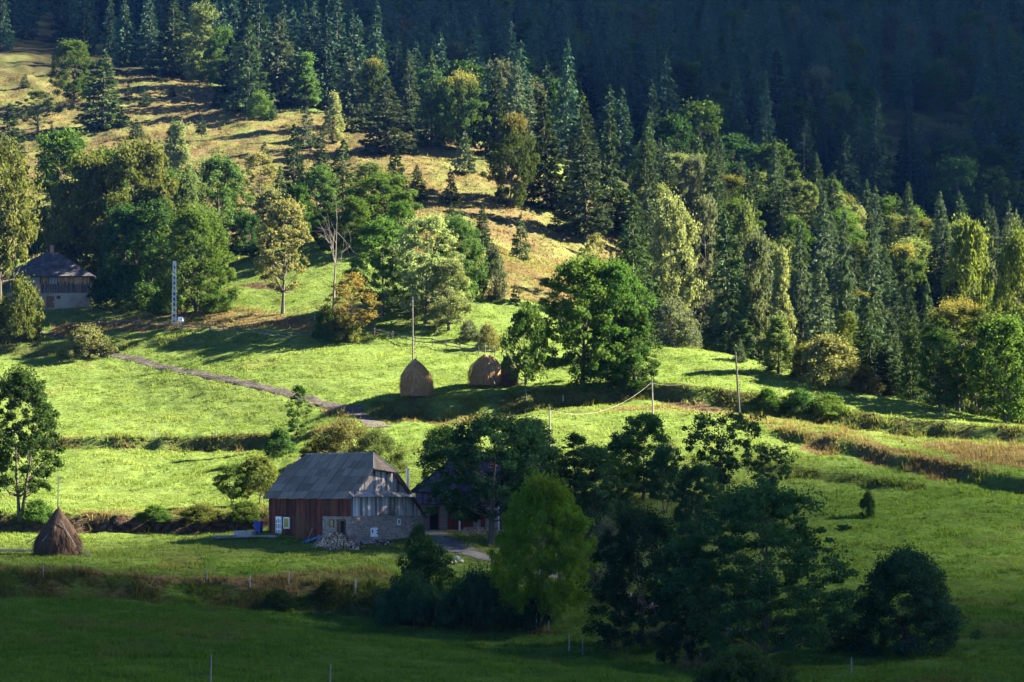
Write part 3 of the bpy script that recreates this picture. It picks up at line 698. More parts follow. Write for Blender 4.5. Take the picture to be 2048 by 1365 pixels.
# ------------------------------------------------------------------ grass
BUILT = []   # x, y, radius kept free of grass
def grass(name, n, dom, hgt, wid, mat, seed, mask=None, per=3, lean=.35):
    g = np.random.default_rng(seed)
    px = g.uniform(dom[0], dom[1], n); d = g.uniform(dom[2], dom[3], n)
    x = (px - CX) / F * d; y = d
    A = ground_attr(x, y)
    keep = g.uniform(size=n) < (mask(x, y, px, A) if mask is not None else np.ones(n))
    keep &= seg_dist(x, y, ROAD) > np.interp(y, [297, 330, 380], [1.65, .85, .7]) * g.uniform(.8, 1.15, n); keep &= seg_dist(x, y, DRIVE) > 1.35
    for bx, by, br in BUILT: keep &= np.hypot(x - bx, y - by) > br
    x, y = x[keep], y[keep]; A = [a[keep] for a in A]; n = len(x)
    z = terrain(x, y)
    cl = np.clip(.7 + .9 * fbm(x * .5, y * .8, 41, 2), .2, 2.2)
    hb = hgt(x, y, A) * cl
    x = np.repeat(x, per); y = np.repeat(y, per); z = np.repeat(z, per); hb = np.repeat(hb, per); k = n * per
    x = x + g.normal(0, .1, k); y = y + g.normal(0, .1, k)
    hb = hb * g.uniform(.5, 1.3, k); a = g.uniform(0, np.pi, k); wd = wid * g.uniform(.6, 1.4, k) * (.5 + .5 * np.minimum(1, y / 260))
    lx, ly = g.normal(0, lean, k) * hb, g.normal(0, lean, k) * hb
    V = np.empty((k, 3, 3)); ca, sa = np.cos(a) * wd, np.sin(a) * wd
    V[:, 0] = np.stack([x - ca, y - sa, z - .04], 1); V[:, 1] = np.stack([x + ca, y + sa, z - .04], 1); V[:, 2] = np.stack([x + lx, y + ly, z + hb], 1)
    pat = np.repeat(np.clip(.5 + .7 * fbm(x[::per] * .12, y[::per] * .16, 61, 3), 0, 1), per)
    dry = np.repeat(A[0], per); lush_shade = np.repeat(A[3], per); bank = np.repeat(A[4], per); fl = np.repeat(A[2], per)
    c = np.tile(np.array([.145, .195, .05]), (k, 1)); 
    c = c * (1 - pat[:, None]) + np.array([.085, .14, .028]) * pat[:, None]
    c = c * (1 - lush_shade[:, None]) + np.array([.055, .125, .015]) * lush_shade[:, None]  # blades take the same shade darkening in their colour
    c = c * (1 - bank[:, None]) + np.array([.06, .062, .022]) * bank[:, None]
    dcol = np.array([.142, .112, .057])
    c = c * (1 - dry[:, None]) + dcol * dry[:, None]
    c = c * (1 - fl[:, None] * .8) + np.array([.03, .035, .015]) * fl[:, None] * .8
    c = c * g.uniform(.65, 1.3, k)[:, None] * np.stack([g.uniform(.85, 1.2, k), np.ones(k), np.ones(k)], 1)
    col = np.concatenate([np.repeat(c, 3, 0), np.ones((k * 3, 1))], 1)
    me = raw_mesh(name, V.reshape(-1, 3), np.arange(3 * k), np.full(k, 3), None, [mat], {'col': col})
    o = bpy.data.objects.new(name, me); C.objects.link(o); return tag(o, kind='stuff')
def blade_mat():
    m, nt = new_mat('grass_blades'); at = N(nt, 'ShaderNodeAttribute', attribute_name='col')
    df = N(nt, 'ShaderNodeBsdfDiffuse'); tr = N(nt, 'ShaderNodeBsdfTranslucent'); mi = N(nt, 'ShaderNodeMixShader'); mi.inputs[0].default_value = .5
    L(nt, at, 'Color', df, 0); tm = N(nt, 'ShaderNodeMixRGB', blend_type='MULTIPLY'); tm.inputs[0].default_value = 1; tm.inputs[2].default_value = (1.3, 1.3, .8, 1)
    L(nt, at, 'Color', tm, 1); L(nt, tm, 0, tr, 0); L(nt, df, 0, mi, 1); L(nt, tr, 0, mi, 2)
    o = N(nt, 'ShaderNodeOutputMaterial'); L(nt, mi, 0, o, 0); return m
M['blade'] = blade_mat()
def make_grass():
    meadow_h = lambda x, y, A: .2 + .14 * A[0] + .04 * A[3] + 0 * x
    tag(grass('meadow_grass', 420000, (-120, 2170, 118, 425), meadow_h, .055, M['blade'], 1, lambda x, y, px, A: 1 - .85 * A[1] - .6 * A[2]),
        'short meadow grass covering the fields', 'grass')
    tag(grass('dry_slope_grass', 70000, (-120, 1400, 405, 640), lambda x, y, A: .42 + 0 * x, .10, M['blade'], 2, lambda x, y, px, A: .25 + .75 * A[0]),
        'tan dry grass on the upper slope', 'grass')
    tag(grass('tall_dry_grass', 160000, (-120, 2170, 180, 385), lambda x, y, A: .35 + .45 * A[0], .035, M['blade'], 3, lambda x, y, px, A: np.where(A[0] > .45, np.clip(.55 + .7 * fbm(x * .12, y * .3, 71, 2), .1, 1), 0)),
        'tall dry tan grass along the banks and field strips', 'grass')
    tag(grass('bank_weeds', 150000, (-120, 2170, 200, 370), lambda x, y, A: .55 + 0 * x, .07, M['blade'], 4, lambda x, y, px, A: np.where(A[4] > .3, 1 - .6 * A[1], 0), lean=.5),
        'dark rough weeds growing on the terrace banks', 'weeds')
    tag(grass('meadow_tussocks', 8000, (-120, 2170, 120, 420), lambda x, y, A: .36 + 0 * x, .06, M['blade'], 5, lambda x, y, px, A: np.clip(.35 + .8 * fbm(x * .1, y * .12, 91, 2), 0, 1) * (1 - A[2]), per=9, lean=.6),
        'scattered tussocks and weeds in the meadows', 'grass')
# ------------------------------------------------------------------ every tree and bush one can tell apart
# key, px, top, base (or None), width px, leaves, label, distance (None: read off base)
TREES = [
 # dry slope, upper left
 ('spruce3',205,98,262,100,'spruce','big dark spruce alone on the dry slope, beside the round leafy tree',None),
 ('oval0',148,80,212,92,'green','round leafy tree with pale edge, left of the big spruce on the dry slope',None),
 ('airy0',75,182,268,84,'light','pale green tree at the left edge of the dry slope below the shaded forest',None),
 ('spruce7',18,205,330,70,'spruce','dark spruce at the left picture edge above the large leafy trees',None),
 ('young0',272,238,274,38,'spruce','small spruce just below the big dark spruce on the dry slope',None),
 ('young1',290,178,212,27,'spruce','small bluish spruce in the middle of the tan grass hump',None),
 ('young2',257,168,200,24,'spruce','tiny spruce on the dry slope nearest the big dark spruce',None),
 ('young0',318,140,166,20,'spruce','tiny spruce at the top rim of the tan grass hump',None),
 ('young1',345,172,194,20,'spruce','tiny spruce low in the tan grass of the hump',None),
 ('stalked',403,226,280,36,'spruce','small spruce with bare stalk standing alone on the tan slope',None),
 ('young2',437,176,214,36,'spruce','bushy young spruce at the right end of the tan hump',None),
 ('young1',50,148,176,26,'spruce','small spruce in shade at the left end of the dry slope',None),
 ('bush0',520,186,240,52,'green','rounded leafy shrub at the foot of the two tall spruces',None),
 ('young0',545,205,240,30,'spruce','young spruce right of the rounded shrub under the tall spruces',None),
 # row on the upper rim
 ('spruce2',345,-8,150,86,'spruce','tall spruce at the right end of the shaded upper forest',None),
 ('tall0',402,8,165,84,'light','tall leafy tree with yellowish crown beside the upper forest',None),
 ('oval1',445,60,178,76,'green','round green tree between the upper forest and the two tall spruces',None),
 ('spruce6',497,36,222,72,'spruce','narrow tall spruce, first of the two tall spruces on the rim',None),
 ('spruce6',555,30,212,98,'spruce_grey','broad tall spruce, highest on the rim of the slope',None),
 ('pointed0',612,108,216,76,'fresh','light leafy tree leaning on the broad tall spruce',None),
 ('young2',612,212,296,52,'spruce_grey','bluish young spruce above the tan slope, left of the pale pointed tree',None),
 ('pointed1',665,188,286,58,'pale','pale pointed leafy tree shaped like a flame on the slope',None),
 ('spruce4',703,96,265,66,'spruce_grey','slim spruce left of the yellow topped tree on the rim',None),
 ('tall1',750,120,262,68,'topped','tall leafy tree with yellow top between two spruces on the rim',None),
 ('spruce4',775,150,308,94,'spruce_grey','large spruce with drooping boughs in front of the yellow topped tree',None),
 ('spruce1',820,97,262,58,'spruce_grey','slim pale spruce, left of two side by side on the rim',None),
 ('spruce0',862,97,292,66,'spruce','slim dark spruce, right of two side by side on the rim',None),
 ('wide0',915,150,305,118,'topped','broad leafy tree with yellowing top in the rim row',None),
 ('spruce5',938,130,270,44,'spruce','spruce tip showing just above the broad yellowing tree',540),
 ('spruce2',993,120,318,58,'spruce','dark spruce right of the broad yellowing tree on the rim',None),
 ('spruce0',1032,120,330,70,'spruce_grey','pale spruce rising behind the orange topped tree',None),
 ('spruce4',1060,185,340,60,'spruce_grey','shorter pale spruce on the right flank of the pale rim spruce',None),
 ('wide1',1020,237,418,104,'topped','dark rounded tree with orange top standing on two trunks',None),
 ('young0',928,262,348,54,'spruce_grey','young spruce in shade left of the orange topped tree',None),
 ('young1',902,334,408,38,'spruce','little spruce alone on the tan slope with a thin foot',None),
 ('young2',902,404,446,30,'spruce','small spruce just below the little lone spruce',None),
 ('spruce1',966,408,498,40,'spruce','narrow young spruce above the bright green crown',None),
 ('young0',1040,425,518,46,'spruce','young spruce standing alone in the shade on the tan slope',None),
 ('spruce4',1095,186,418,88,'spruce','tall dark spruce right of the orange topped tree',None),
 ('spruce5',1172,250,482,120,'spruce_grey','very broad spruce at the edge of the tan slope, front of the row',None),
 ('spruce6',1165,180,370,70,'spruce','tall spruce behind the very broad spruce',500),
 ('spruce1',1222,208,430,80,'spruce','tall spruce right behind the very broad spruce',470),
 ('young1',1115,400,462,40,'spruce','small dark spruce tucked under the broad spruce',None),
 ('spruce6',1265,385,610,98,'spruce','dark spruce standing above the big maple group',385),
 ('airy1',1190,470,560,76,'tan','reddish tipped leafy tree peeping above the big maple group',392),
 ('spruce0',1222,500,570,44,'spruce','small spruce half hidden behind the big maple group',388),
 # middle of the slope
 ('spruce1',345,236,392,64,'spruce','dark spruce behind the drooping pale tree',None),
 ('pointed0',358,250,400,82,'pale','pale drooping birch like tree beside a dark spruce',None),
 ('spruce5',588,246,408,66,'spruce','dark spruce above the tan leafed tree',None),
 ('young2',528,283,330,32,'spruce','small spruce on the tan slope left of the dark spruce',None),
 ('airy0',518,306,428,96,'tan','tan leafed tree below the dry slope',None),
 ('spruce6',685,276,462,80,'spruce','dark spruce in the middle of the slope',None),
 ('spruce4',792,292,430,66,'spruce','dark spruce behind the dense green dome tree',None),
 ('wide0',765,350,480,150,'green','dense green dome shaped tree on the middle slope',None),
 ('oval2',640,330,470,84,'fresh','light green tree left of the dark mid slope spruce',None),
 ('oval0',735,325,440,84,'light','pale leafy tree between two dark mid slope spruces',440),
 ('tall0',540,378,470,80,'pale','small pale green tree above the lone meadow tree',418),
 ('oval1',500,430,520,62,'dark','dark small tree in shade left of the lone meadow tree',None),
 ('oval2',655,420,500,70,'dark','dark tree behind the dead tree on the mid slope',None),
 ('oval1',600,372,482,74,'green','green tree left of the light green tree on the middle slope',None),
 ('tall0',708,395,505,84,'green','tall green tree at the foot of the dark mid slope spruce',None),
 ('oval0',800,405,505,80,'green','green tree behind the big pale tree of the middle slope',None),
 ('oval1',455,372,500,70,'green','green tree between the fresh green tree and the tan leafed tree',432),
 ('spruce5',560,330,452,50,'spruce','slim spruce behind the small pale tree on the middle slope',None),
 ('spruce1',640,262,372,52,'spruce_grey','slim bluish spruce above the light green tree on the slope',None),
 ('spruce0',835,330,400,40,'spruce','small spruce right of the dense green dome tree',None),
 ('wide1',330,345,560,120,'green','green tree filling the gap between the browning tree and the fresh green one',420),
 # big trees by the left house
 ('high',0,285,520,150,'brown','large yellow green tree hanging over the house roof',368),
 ('oval0',118,262,560,170,'green','tall green tree behind the wooden house chimney',412),
 ('wide1',170,320,600,190,'yellow','large yellowing tree right of the wooden house',402),
 ('tall1',205,300,598,150,'green','tall green tree in the middle of the group by the wooden house',408),
 ('wide0',272,288,600,190,'brown','large browning tree above the lattice pole',400),
 ('oval2',300,400,612,150,'dark','dark leafy tree behind the lattice pole',388),
 ('shadetree',392,420,628,165,'green','dense bushy tree with leaves down to the ground, right of the lattice pole',None),
 ('oval1',436,315,520,138,'fresh','bright fresh green tree above the bushy tree, on a bare trunk',None),
 ('tall0',372,345,545,100,'light','light green tree squeezed behind the bushy tree',405),
 ('oval0',250,410,612,110,'dark','dark tree in the shade just right of the wooden house',388),
 ('airy1',-22,430,590,80,'yellow','yellow green tree at the picture edge beside the wooden house',385),
 ('bush0',42,560,684,84,'yellow','tall green bush in front of the wooden house',None),
 ('bush1',10,600,680,120,'yellow','yellow green bush at the picture edge below the wooden house',None),
 ('bush2',172,655,718,94,'tan','tan tipped bush beside the upper dirt track',None),
 ('bush2',215,548,616,84,'dark','dark bush right beside the wooden house wall',None),
 ('bush0',285,562,624,96,'dark','dark bush under the browning tree, left of the lattice pole',None),
 ('bush1',330,580,628,70,'green','green bush directly behind the lattice pole',None),
 ('bush2',430,580,626,70,'green','green bush at the right foot of the dense bushy tree',None),
 # middle field edge
 ('airy0',565,402,628,122,'tan','lone tree with thin crown and clear trunk on the bright meadow',None),
 ('airy1',706,548,686,108,'orange','small orange leafed tree at the foot of the dead tree',None),
 ('bush0',656,612,682,56,'green','green bush wrapped round the foot of the dead tree',None),
 ('bush1',690,630,684,60,'yellow','yellow green bush under the orange leafed tree',None),
 ('maple0',765,440,676,150,'green','green tree on the left of the large group behind the rail fence',368),
 ('maple1',850,436,672,170,'pale','pale tall tree in the middle of the large group behind the rail fence',364),
 ('oval0',897,520,668,110,'pale','pale pinkish tree on the right of the large group behind the rail fence',361),
 ('wide0',912,438,615,130,'fresh','bright green crown behind the pale tall tree',None),
 ('bush2',985,492,600,52,'grey','grey green bushy tree right of the bright green crown',None),
 ('bush0',938,642,684,44,'grey','low grey bush on the slope behind the rail fence',None),
 ('young2',1030,570,604,24,'spruce','tiny round spruce at the foot of the tan slope',None),
 ('young1',1000,560,598,20,'tan','tiny brown conifer sapling at the foot of the tan slope',None),
 ('apple1',1052,614,797,100,'green','leafy tree in front of the pair of haystacks',None),
 ('bush1',975,650,700,50,'tan','pinkish bush behind the leafy tree by the haystacks',None),
 ('maple0',1165,515,772,215,'green','big maple, left half of the twin crowns on the bank',None),
 ('maple1',1236,528,775,150,'green','big maple, right half of the twin crowns on the bank',None),
 ('tall0',1268,615,782,104,'dark','dark scrubby tree at the right foot of the twin maples',None),
 ('bush2',1205,715,785,110,'dark','dark bush in the shade under the twin maples',None),
 ('bush0',1350,600,690,96,'grey','grey green shrubby tree behind the field crest',352),
 # right edge trees in the gully
 ('pointed1',1557,634,748,84,'light','light pointed leafy tree at the crest of the right field',None),
 ('bush1',1662,676,775,130,'tan','tan and green bush at the crest of the right field',None),
 ('bush2',1737,738,790,50,'tan','small tan bush, last one down the crest of the right field',None),
 ('bush0',1610,690,758,60,'brown','brownish bush between the pointed tree and the tan bush',None),
 ('spruce6',1480,676,722,22,'spruce_grey','tiny bluish conifer at the crest of the right field',None),
 ('spruce6',1745,610,800,86,'spruce','spruce rising behind the tan bush on the crest',333),
 ('spruce1',1765,690,800,60,'spruce','lower spruce behind the small tan bush on the crest',330),
 ('oval0',1695,625,770,60,'yellow','yellow tipped leafy tree behind the tan bush on the crest',350),
 ('bigtree',1915,604,842,200,'topped','big rounded tree with yellow top at the right edge of the field',330),
 ('wide1',2010,640,850,175,'green','large green tree at the right picture edge',322),
 ('oval2',1880,655,840,90,'dark','dark tree in front of the big rounded tree at the field edge',325),
 ('oval0',1955,440,640,120,'yellow','yellowing tall tree in the right forest edge',390),
 ('wide0',2035,470,650,120,'yellow','yellowing tree at the right picture edge above the large green tree',385),
 ('spruce3',1462,418,735,128,'spruce','tall very dark spruce above the crest of the right field',372),
 ('oval1',1345,398,610,110,'pale','pale crown left in the right forest, above the grey shrub',405),
 ('airy0',1420,398,600,90,'grey','greyish pale crown beside the pale crown in the right forest',410),
 ('tall0',1485,408,620,84,'light','pale leafy crown behind the very dark spruce',400),
 ('pointed0',1560,505,670,86,'pale','pale yellow green leafy tree right of the very dark spruce',372),
 ('tall1',1510,470,670,90,'grey','grey green leafy tree between the dark spruce and the pale one',378),
 ('spruce0',1640,520,710,88,'spruce_grey','spruce in the right forest above the tan bush',368),
 ('spruce4',1610,440,680,80,'spruce_grey','tall slim spruce in the right forest behind the tan bush',392),
 ('spruce4',1745,468,690,86,'spruce_grey','spruce with a pale sunny side in the right forest',392),
 ('spruce1',1690,505,720,76,'spruce','spruce left of the pale sided spruce in the right forest',380),
 ('spruce0',1690,420,660,76,'spruce_grey','tall spruce rising high in the right forest',410),
 ('spruce5',1820,600,780,70,'spruce','spruce in the dark gap left of the big rounded tree',355),
 ('spruce7',1850,560,760,66,'spruce','taller spruce in the dark gap left of the big rounded tree',372),
 ('oval2',1320,600,720,60,'dark','dark scrubby tree left of the very dark spruce',372),
 # around the barn and the house behind it
 ('leftree',40,742,1040,172,'dark','tall dark tree at the left picture edge above the earth bank',None),
 ('bush0',75,1000,1046,66,'green','low bush at the foot of the tall tree on the left',None),
 ('slender',594,772,886,48,'green','slender sapling standing on the weedy bank above the barn',None),
 ('bush1',560,858,912,60,'dark','dark round bush on the weedy bank left of the sapling',None),
 ('willow',690,842,930,150,'tan','yellow green willow scrub behind the barn roof',None),
 ('willow',755,862,945,130,'light','pale willow scrub behind the barn ridge',None),
 ('bush2',640,880,945,80,'brown','brownish scrub behind the left slope of the barn roof',None),
 ('apple0',465,926,1012,84,'green','small apple tree left of the barn',None),
 ('apple1',518,912,1008,92,'yellow','yellowing apple tree touching the barn roof',None),
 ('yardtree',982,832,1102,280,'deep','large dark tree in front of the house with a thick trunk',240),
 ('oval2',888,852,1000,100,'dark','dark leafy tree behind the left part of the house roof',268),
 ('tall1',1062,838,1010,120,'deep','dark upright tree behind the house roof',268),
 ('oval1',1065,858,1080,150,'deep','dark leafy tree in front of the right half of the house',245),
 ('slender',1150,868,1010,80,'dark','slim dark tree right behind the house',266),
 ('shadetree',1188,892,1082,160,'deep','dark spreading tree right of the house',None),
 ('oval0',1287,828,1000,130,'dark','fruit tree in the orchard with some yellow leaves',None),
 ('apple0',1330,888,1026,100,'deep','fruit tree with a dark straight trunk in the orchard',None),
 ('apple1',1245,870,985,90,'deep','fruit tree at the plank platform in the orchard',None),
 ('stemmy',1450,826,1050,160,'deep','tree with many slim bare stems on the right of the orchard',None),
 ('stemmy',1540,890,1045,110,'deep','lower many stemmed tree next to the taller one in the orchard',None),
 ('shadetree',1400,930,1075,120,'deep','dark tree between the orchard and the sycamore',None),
 ('roundtree',1080,957,1250,192,'round','bright green rounded tree with reddish tips in front of the driveway',None),
 ('bush2',850,1082,1195,112,'dark','upright dark bush growing out of the brambles',None),
 ('thicket',830,1158,1246,170,'deep','bramble thicket under the upright dark bush',None),
 ('thicket',950,1150,1243,160,'deep','bramble thicket left of the bright rounded tree',None),
 ('bush0',1050,1190,1250,90,'dark','dark bush at the foot of the bright rounded tree',None),
 ('bush1',835,1050,1102,44,'green','thin green bush at the stone corner of the barn',None),
 ('shadetree',1285,1020,1300,210,'shade','large dark tree left of the sycamore',None),
 ('willow',1210,1045,1190,130,'grey','grey willow beside the driveway',None),
 ('sycamore',1530,975,1338,410,'syc','great dark sycamore with spreading boughs in the lower right',None),
 ('shadetree',1375,1080,1310,140,'shade','dark tree half hidden behind the left side of the sycamore',188),
 ('roundbush',1815,1106,1305,225,'shade','large round dark bush in the lower right meadow',None),
 ('bush2',1735,985,1036,32,'dark','single small dark bush alone on the open right meadow',None),
 ('thicket',1490,1305,1385,230,'dark','dark brambles at the foot of the sycamore',None),
 ('bush0',1680,1230,1300,90,'dark','dark bush between the sycamore and the large round bush',None),
 ('bush1',1535,778,824,60,'green','low green bush on the bank below the right pole',None),
 ('bush2',1600,782,826,70,'dark','low dark bush on the bank right of the leaning pole',None),
 ('bush0',1655,790,830,70,'green','third low bush along the bank right of the leaning pole',None),
 ('bush2',660,1160,1205,60,'brown','brown weedy bush on the lower bank',None),
 ('bush0',560,1180,1216,70,'dark','dark low bush on the lower bank',None),
 ('bush1',310,1012,1042,70,'green','low bush on top of the earth bank',None),
 ('bush2',400,1010,1046,90,'brown','browning bush on the earth bank left of the lumber',None),
 ('bush0',490,1003,1045,70,'green','bush on the earth bank next to the barn',None),
]
def plant_all():
    for key, px, top, base, wd, mat, lab, d in TREES:
        nm = None
        if mat == 'grey' and key.startswith('bush') : nm = 'bush'
        tree(key, px, top, base, wd, mat, lab, d, name=nm)
# ------------------------------------------------------------------ forests
def forests():
    g = np.random.default_rng(55)
    def put(px, d, h, w, key, mat, lab, grp):
        x, y, z = ground_at(px, d)
        return plant(key, (x, y, z - .2), h, w, mat, lab, grp)
    # right forest on the far side of the gully
    done = []
    def far_enough(x, y, r):
        for a, b in done:
            if (a - x) ** 2 + (b - y) ** 2 < r * r: return False
        done.append((x, y)); return True
    cnt = 0
    for _ in range(1500):
        px = g.uniform(1270, 2160); d = g.uniform(400, 590)
        if d > 545 - (px - 1250) * .03 + 30: continue
        x = (px - CX) / F * d
        if not far_enough(x, d, 5.6): continue
        edge = d > 520 - (px - 1250) * .03
        if g.uniform() < (.5 if edge else .72):
            put(px, d, g.uniform(14, 23) * (.68 if d < 455 else 1), g.uniform(6.5, 9) * (.85 if d < 455 else 1), 'spruce%d' % g.integers(8), 'spruce' if g.uniform() < .65 else 'spruce_grey', 'dark spruce standing among the crowded trees of the right forest', 'spruces of the right forest')
        else:
            k = ['oval', 'tall', 'maple', 'wide', 'oval'][g.integers(5)]; k += str(g.integers({'oval': 3}.get(k, 2)))
            put(px, d, g.uniform(10, 15) * (.75 if d < 455 else 1), g.uniform(7.5, 11.5) * (.85 if d < 455 else 1), k, ['light', 'pale', 'green', 'light', 'grey', 'light', 'topped', 'green'][g.integers(8)], 'pale leafy tree standing among the dark spruces of the right forest', 'leafy trees of the right forest')
        cnt += 1
        if cnt > 175: break
    # upper left forest
    done.clear(); cnt = 0
    for _ in range(600):
        px = g.uniform(-90, 430); d = g.uniform(625, 790)
        if d < 630 + (430 - px) * .11: continue
        if 70 < px < 125 and d < 700: continue
        if not far_enough((px - CX) / F * d, d, 5.8): continue
        put(px, d, g.uniform(19, 26), g.uniform(7, 9), 'farspruce%d' % g.integers(4), 'far', 'dark spruce in the shaded forest above the dry slope', 'spruces of the upper left forest'); cnt += 1
        if cnt > 52: break
    # rim, filling between the named trees
    cnt = 0
    while cnt < 46:      # self-sown shrubs and seedlings on the tan slope
        px = g.uniform(0, 1150); d = g.uniform(425, 640); x, y, z = ground_at(px, d)
        a = ground_attr(np.array([x]), np.array([y]))
        if a[0][0] < .5 or a[2][0] > .3: continue
        cnt += 1
        if g.uniform() < .5: plant('young%d' % g.integers(3), (x, y, z - .1), g.uniform(1., 2.6), g.uniform(.8, 1.6), 'spruce', 'small self sown spruce seedling on the tan upper slope', 'seedlings on the tan slope')
        else: plant('bush%d' % g.integers(3), (x, y, z - .1), g.uniform(.6, 1.5), g.uniform(1.2, 3.0), ['green', 'dark', 'tan'][g.integers(3)], 'low shrub scattered on the tan upper slope', 'low shrubs on the tan slope')
    # mountain in shade
    done.clear(); spots = []
    for _ in range(16000):
        px = g.uniform(-70, 2120); d = 575 + 470 * g.uniform() ** 1.2
        lim = np.interp(px, [-70, 400, 440, 700, 1000, 1250, 1500, 1800, 2100], [800, 800, 610, 590, 585, 580, 590, 600, 600])
        if d < lim: continue
        if 1730 < px < 1960 and 640 < d < 745: continue     # clearing
        if 1100 < px < 1300 and 600 < d < 660: continue
        x = (px - CX) / F * d
        if not far_enough(x, d, 9.2 + (d - 600) * .012): continue
        spots.append((d, px))
    spots.sort(); ns = nb = 0; rest = []
    for d, px in spots:
        leafy = g.uniform() < .26
        if leafy and nb < 110:
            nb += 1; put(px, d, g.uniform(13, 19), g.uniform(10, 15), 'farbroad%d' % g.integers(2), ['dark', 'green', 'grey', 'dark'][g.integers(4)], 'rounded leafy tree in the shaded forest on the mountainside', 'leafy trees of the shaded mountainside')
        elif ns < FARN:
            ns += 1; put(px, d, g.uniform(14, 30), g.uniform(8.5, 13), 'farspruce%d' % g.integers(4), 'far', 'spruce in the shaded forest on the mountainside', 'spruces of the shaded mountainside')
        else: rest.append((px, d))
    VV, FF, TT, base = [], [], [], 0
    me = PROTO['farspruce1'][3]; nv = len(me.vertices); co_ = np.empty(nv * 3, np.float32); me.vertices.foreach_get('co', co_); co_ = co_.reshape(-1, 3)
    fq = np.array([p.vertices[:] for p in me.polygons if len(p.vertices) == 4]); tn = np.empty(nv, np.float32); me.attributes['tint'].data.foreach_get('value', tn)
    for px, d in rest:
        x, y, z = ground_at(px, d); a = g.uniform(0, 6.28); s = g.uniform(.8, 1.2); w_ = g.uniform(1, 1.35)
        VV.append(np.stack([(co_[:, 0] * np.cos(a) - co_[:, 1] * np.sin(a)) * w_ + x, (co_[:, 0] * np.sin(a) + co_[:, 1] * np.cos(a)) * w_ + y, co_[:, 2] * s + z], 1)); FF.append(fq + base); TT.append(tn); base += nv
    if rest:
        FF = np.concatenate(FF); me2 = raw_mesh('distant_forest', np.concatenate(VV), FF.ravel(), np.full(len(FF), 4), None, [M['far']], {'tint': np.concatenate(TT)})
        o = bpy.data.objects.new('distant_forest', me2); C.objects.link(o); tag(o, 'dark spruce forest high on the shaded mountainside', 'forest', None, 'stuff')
    print('rest', len(rest))
    print('forest', cnt, ns, nb)
# ------------------------------------------------------------------ buildings and small things
M['red_planks'] = solid('dark_stained_planks', (.04, .009, .006), (.12, .028, .015), 2.2, .8, .4, (2, 2, .35), tint=.75, dirt=(.10, .05, .022))
M['grey_planks'] = solid('weathered_planks', (.18, .16, .15), (.43, .385, .36), 2.0, .9, .5, (3, 3, .3), tint=.65, dirt=(.11, .09, .08))
M['old_planks'] = solid('old_barn_planks', (.03, .028, .03), (.09, .08, .075), 2.0, .9, .5, (3, 3, .3), tint=.5)
M['tan_planks'] = solid('tan_planks', (.17, .10, .05), (.30, .19, .10), 2.0, .9, .5, (3, 3, .3), tint=.4)
M['stone'] = brick_mat('field_stone_wall', (.16, .115, .09), (.28, .205, .165), (.34, .275, .22), .48, .24)
M['concrete'] = solid('concrete', (.24, .225, .21), (.40, .38, .35), 2.5, .95, .3, dirt=(.15, .13, .11))
M['plaster'] = solid('plaster', (.10, .088, .074), (.165, .147, .125), 1.2, .95, .15, dirt=(.2, .18, .16))
M['plaster_pale'] = solid('dull_white_slats', (.3, .28, .27), (.42, .4, .38), 3, .7, 0, tint=.1)
M['white_wall'] = solid('pale_wall', (.15, .155, .17), (.21, .215, .225), 1.2, .9, .1)
M['white'] = solid('white_paint', (.62, .62, .63), (.78, .78, .78), 3, .5, 0, tint=.05)
M['sheet'] = solid('cement_roof_sheet', (.095, .078, .062), (.185, .155, .125), 1.6, .9, .5, (6, .5, .5), tint=.3)
M['sheet2'] = solid('pale_roof_sheet', (.17, .16, .16), (.32, .30, .29), 3, .85, .5, (1, 5, 1), tint=.3, dirt=(.12, .11, .10))
M['blue_roof'] = solid('dark_blue_metal_roof', (.010, .014, .034), (.022, .03, .06), 2, .95, .2, (5, .5, .5), tint=.2, spec=0)
M['shingle'] = solid('dark_shingles', (.028, .027, .034), (.075, .07, .08), 4, .9, .8, tint=.3, dirt=(.11, .10, .10))
M['dark'+'_board'] = solid('dark_trim_board', (.025, .02, .018), (.05, .042, .038), 3, .8, .2)
M['brown_door'] = solid('brown_door_wood', (.06, .03, .02), (.13, .07, .04), 3, .8, .3, (4, 4, .4), tint=.3)
M['redwood'] = solid('red_varnished_wood', (.09, .018, .012), (.17, .04, .024), 2, .5, .2, (4, 4, .4), tint=.2)
M['black'] = solid('dark_opening', (.006, .006, .007), (.014, .013, .012), 2, .9, 0)
M['glass'] = glass_mat('window_glass')
M['glass_y'] = glass_mat('yellowed_window_glass', (.22, .20, .05))
M['glass_p'] = glass_mat('curtained_glass', (.17, .19, .24))
M['brick'] = brick_mat('red_brick', (.20, .075, .05), (.27, .11, .075), (.3, .26, .22), .26, .085)
M['metal'] = solid('galvanised_pipe', (.45, .46, .48), (.62, .62, .64), 3, .35, 0, metal=.8)
M['hay'] = solid('old_hay', (.15, .08, .036), (.33, .195, .085), 3.5, .95, .9, (2, 2, .5), tint=.5)
M['hay_shaded'] = solid('shaded_old_hay', (.04, .024, .016), (.11, .066, .038), 3.5, .95, .9, (2, 2, .5), tint=.5)  # darker copy of the hay, shade on these stacks put into its colour
M['pole'] = solid('weathered_pole', (.12, .105, .09), (.26, .235, .21), 2, .85, .3, (4, 4, .4), tint=.3)
M['dark_pole'] = solid('dark_pole', (.04, .034, .03), (.09, .078, .068), 2, .85, .3, (4, 4, .4), tint=.3)
M['pale_pole'] = solid('pale_concrete_pole', (.32, .32, .33), (.46, .45, .45), 2, .8, .2)
M['stake'] = solid('pale_stake_wood', (.15, .14, .13), (.28, .26, .24), 3, .85, .2, tint=.3)
M['blue'] = solid('blue_plastic', (.012, .03, .22), (.02, .05, .32), 3, .45, 0)
M['cyan'] = solid('blue_tarpaulin', (.02, .10, .24), (.04, .17, .34), 3, .5, .2)
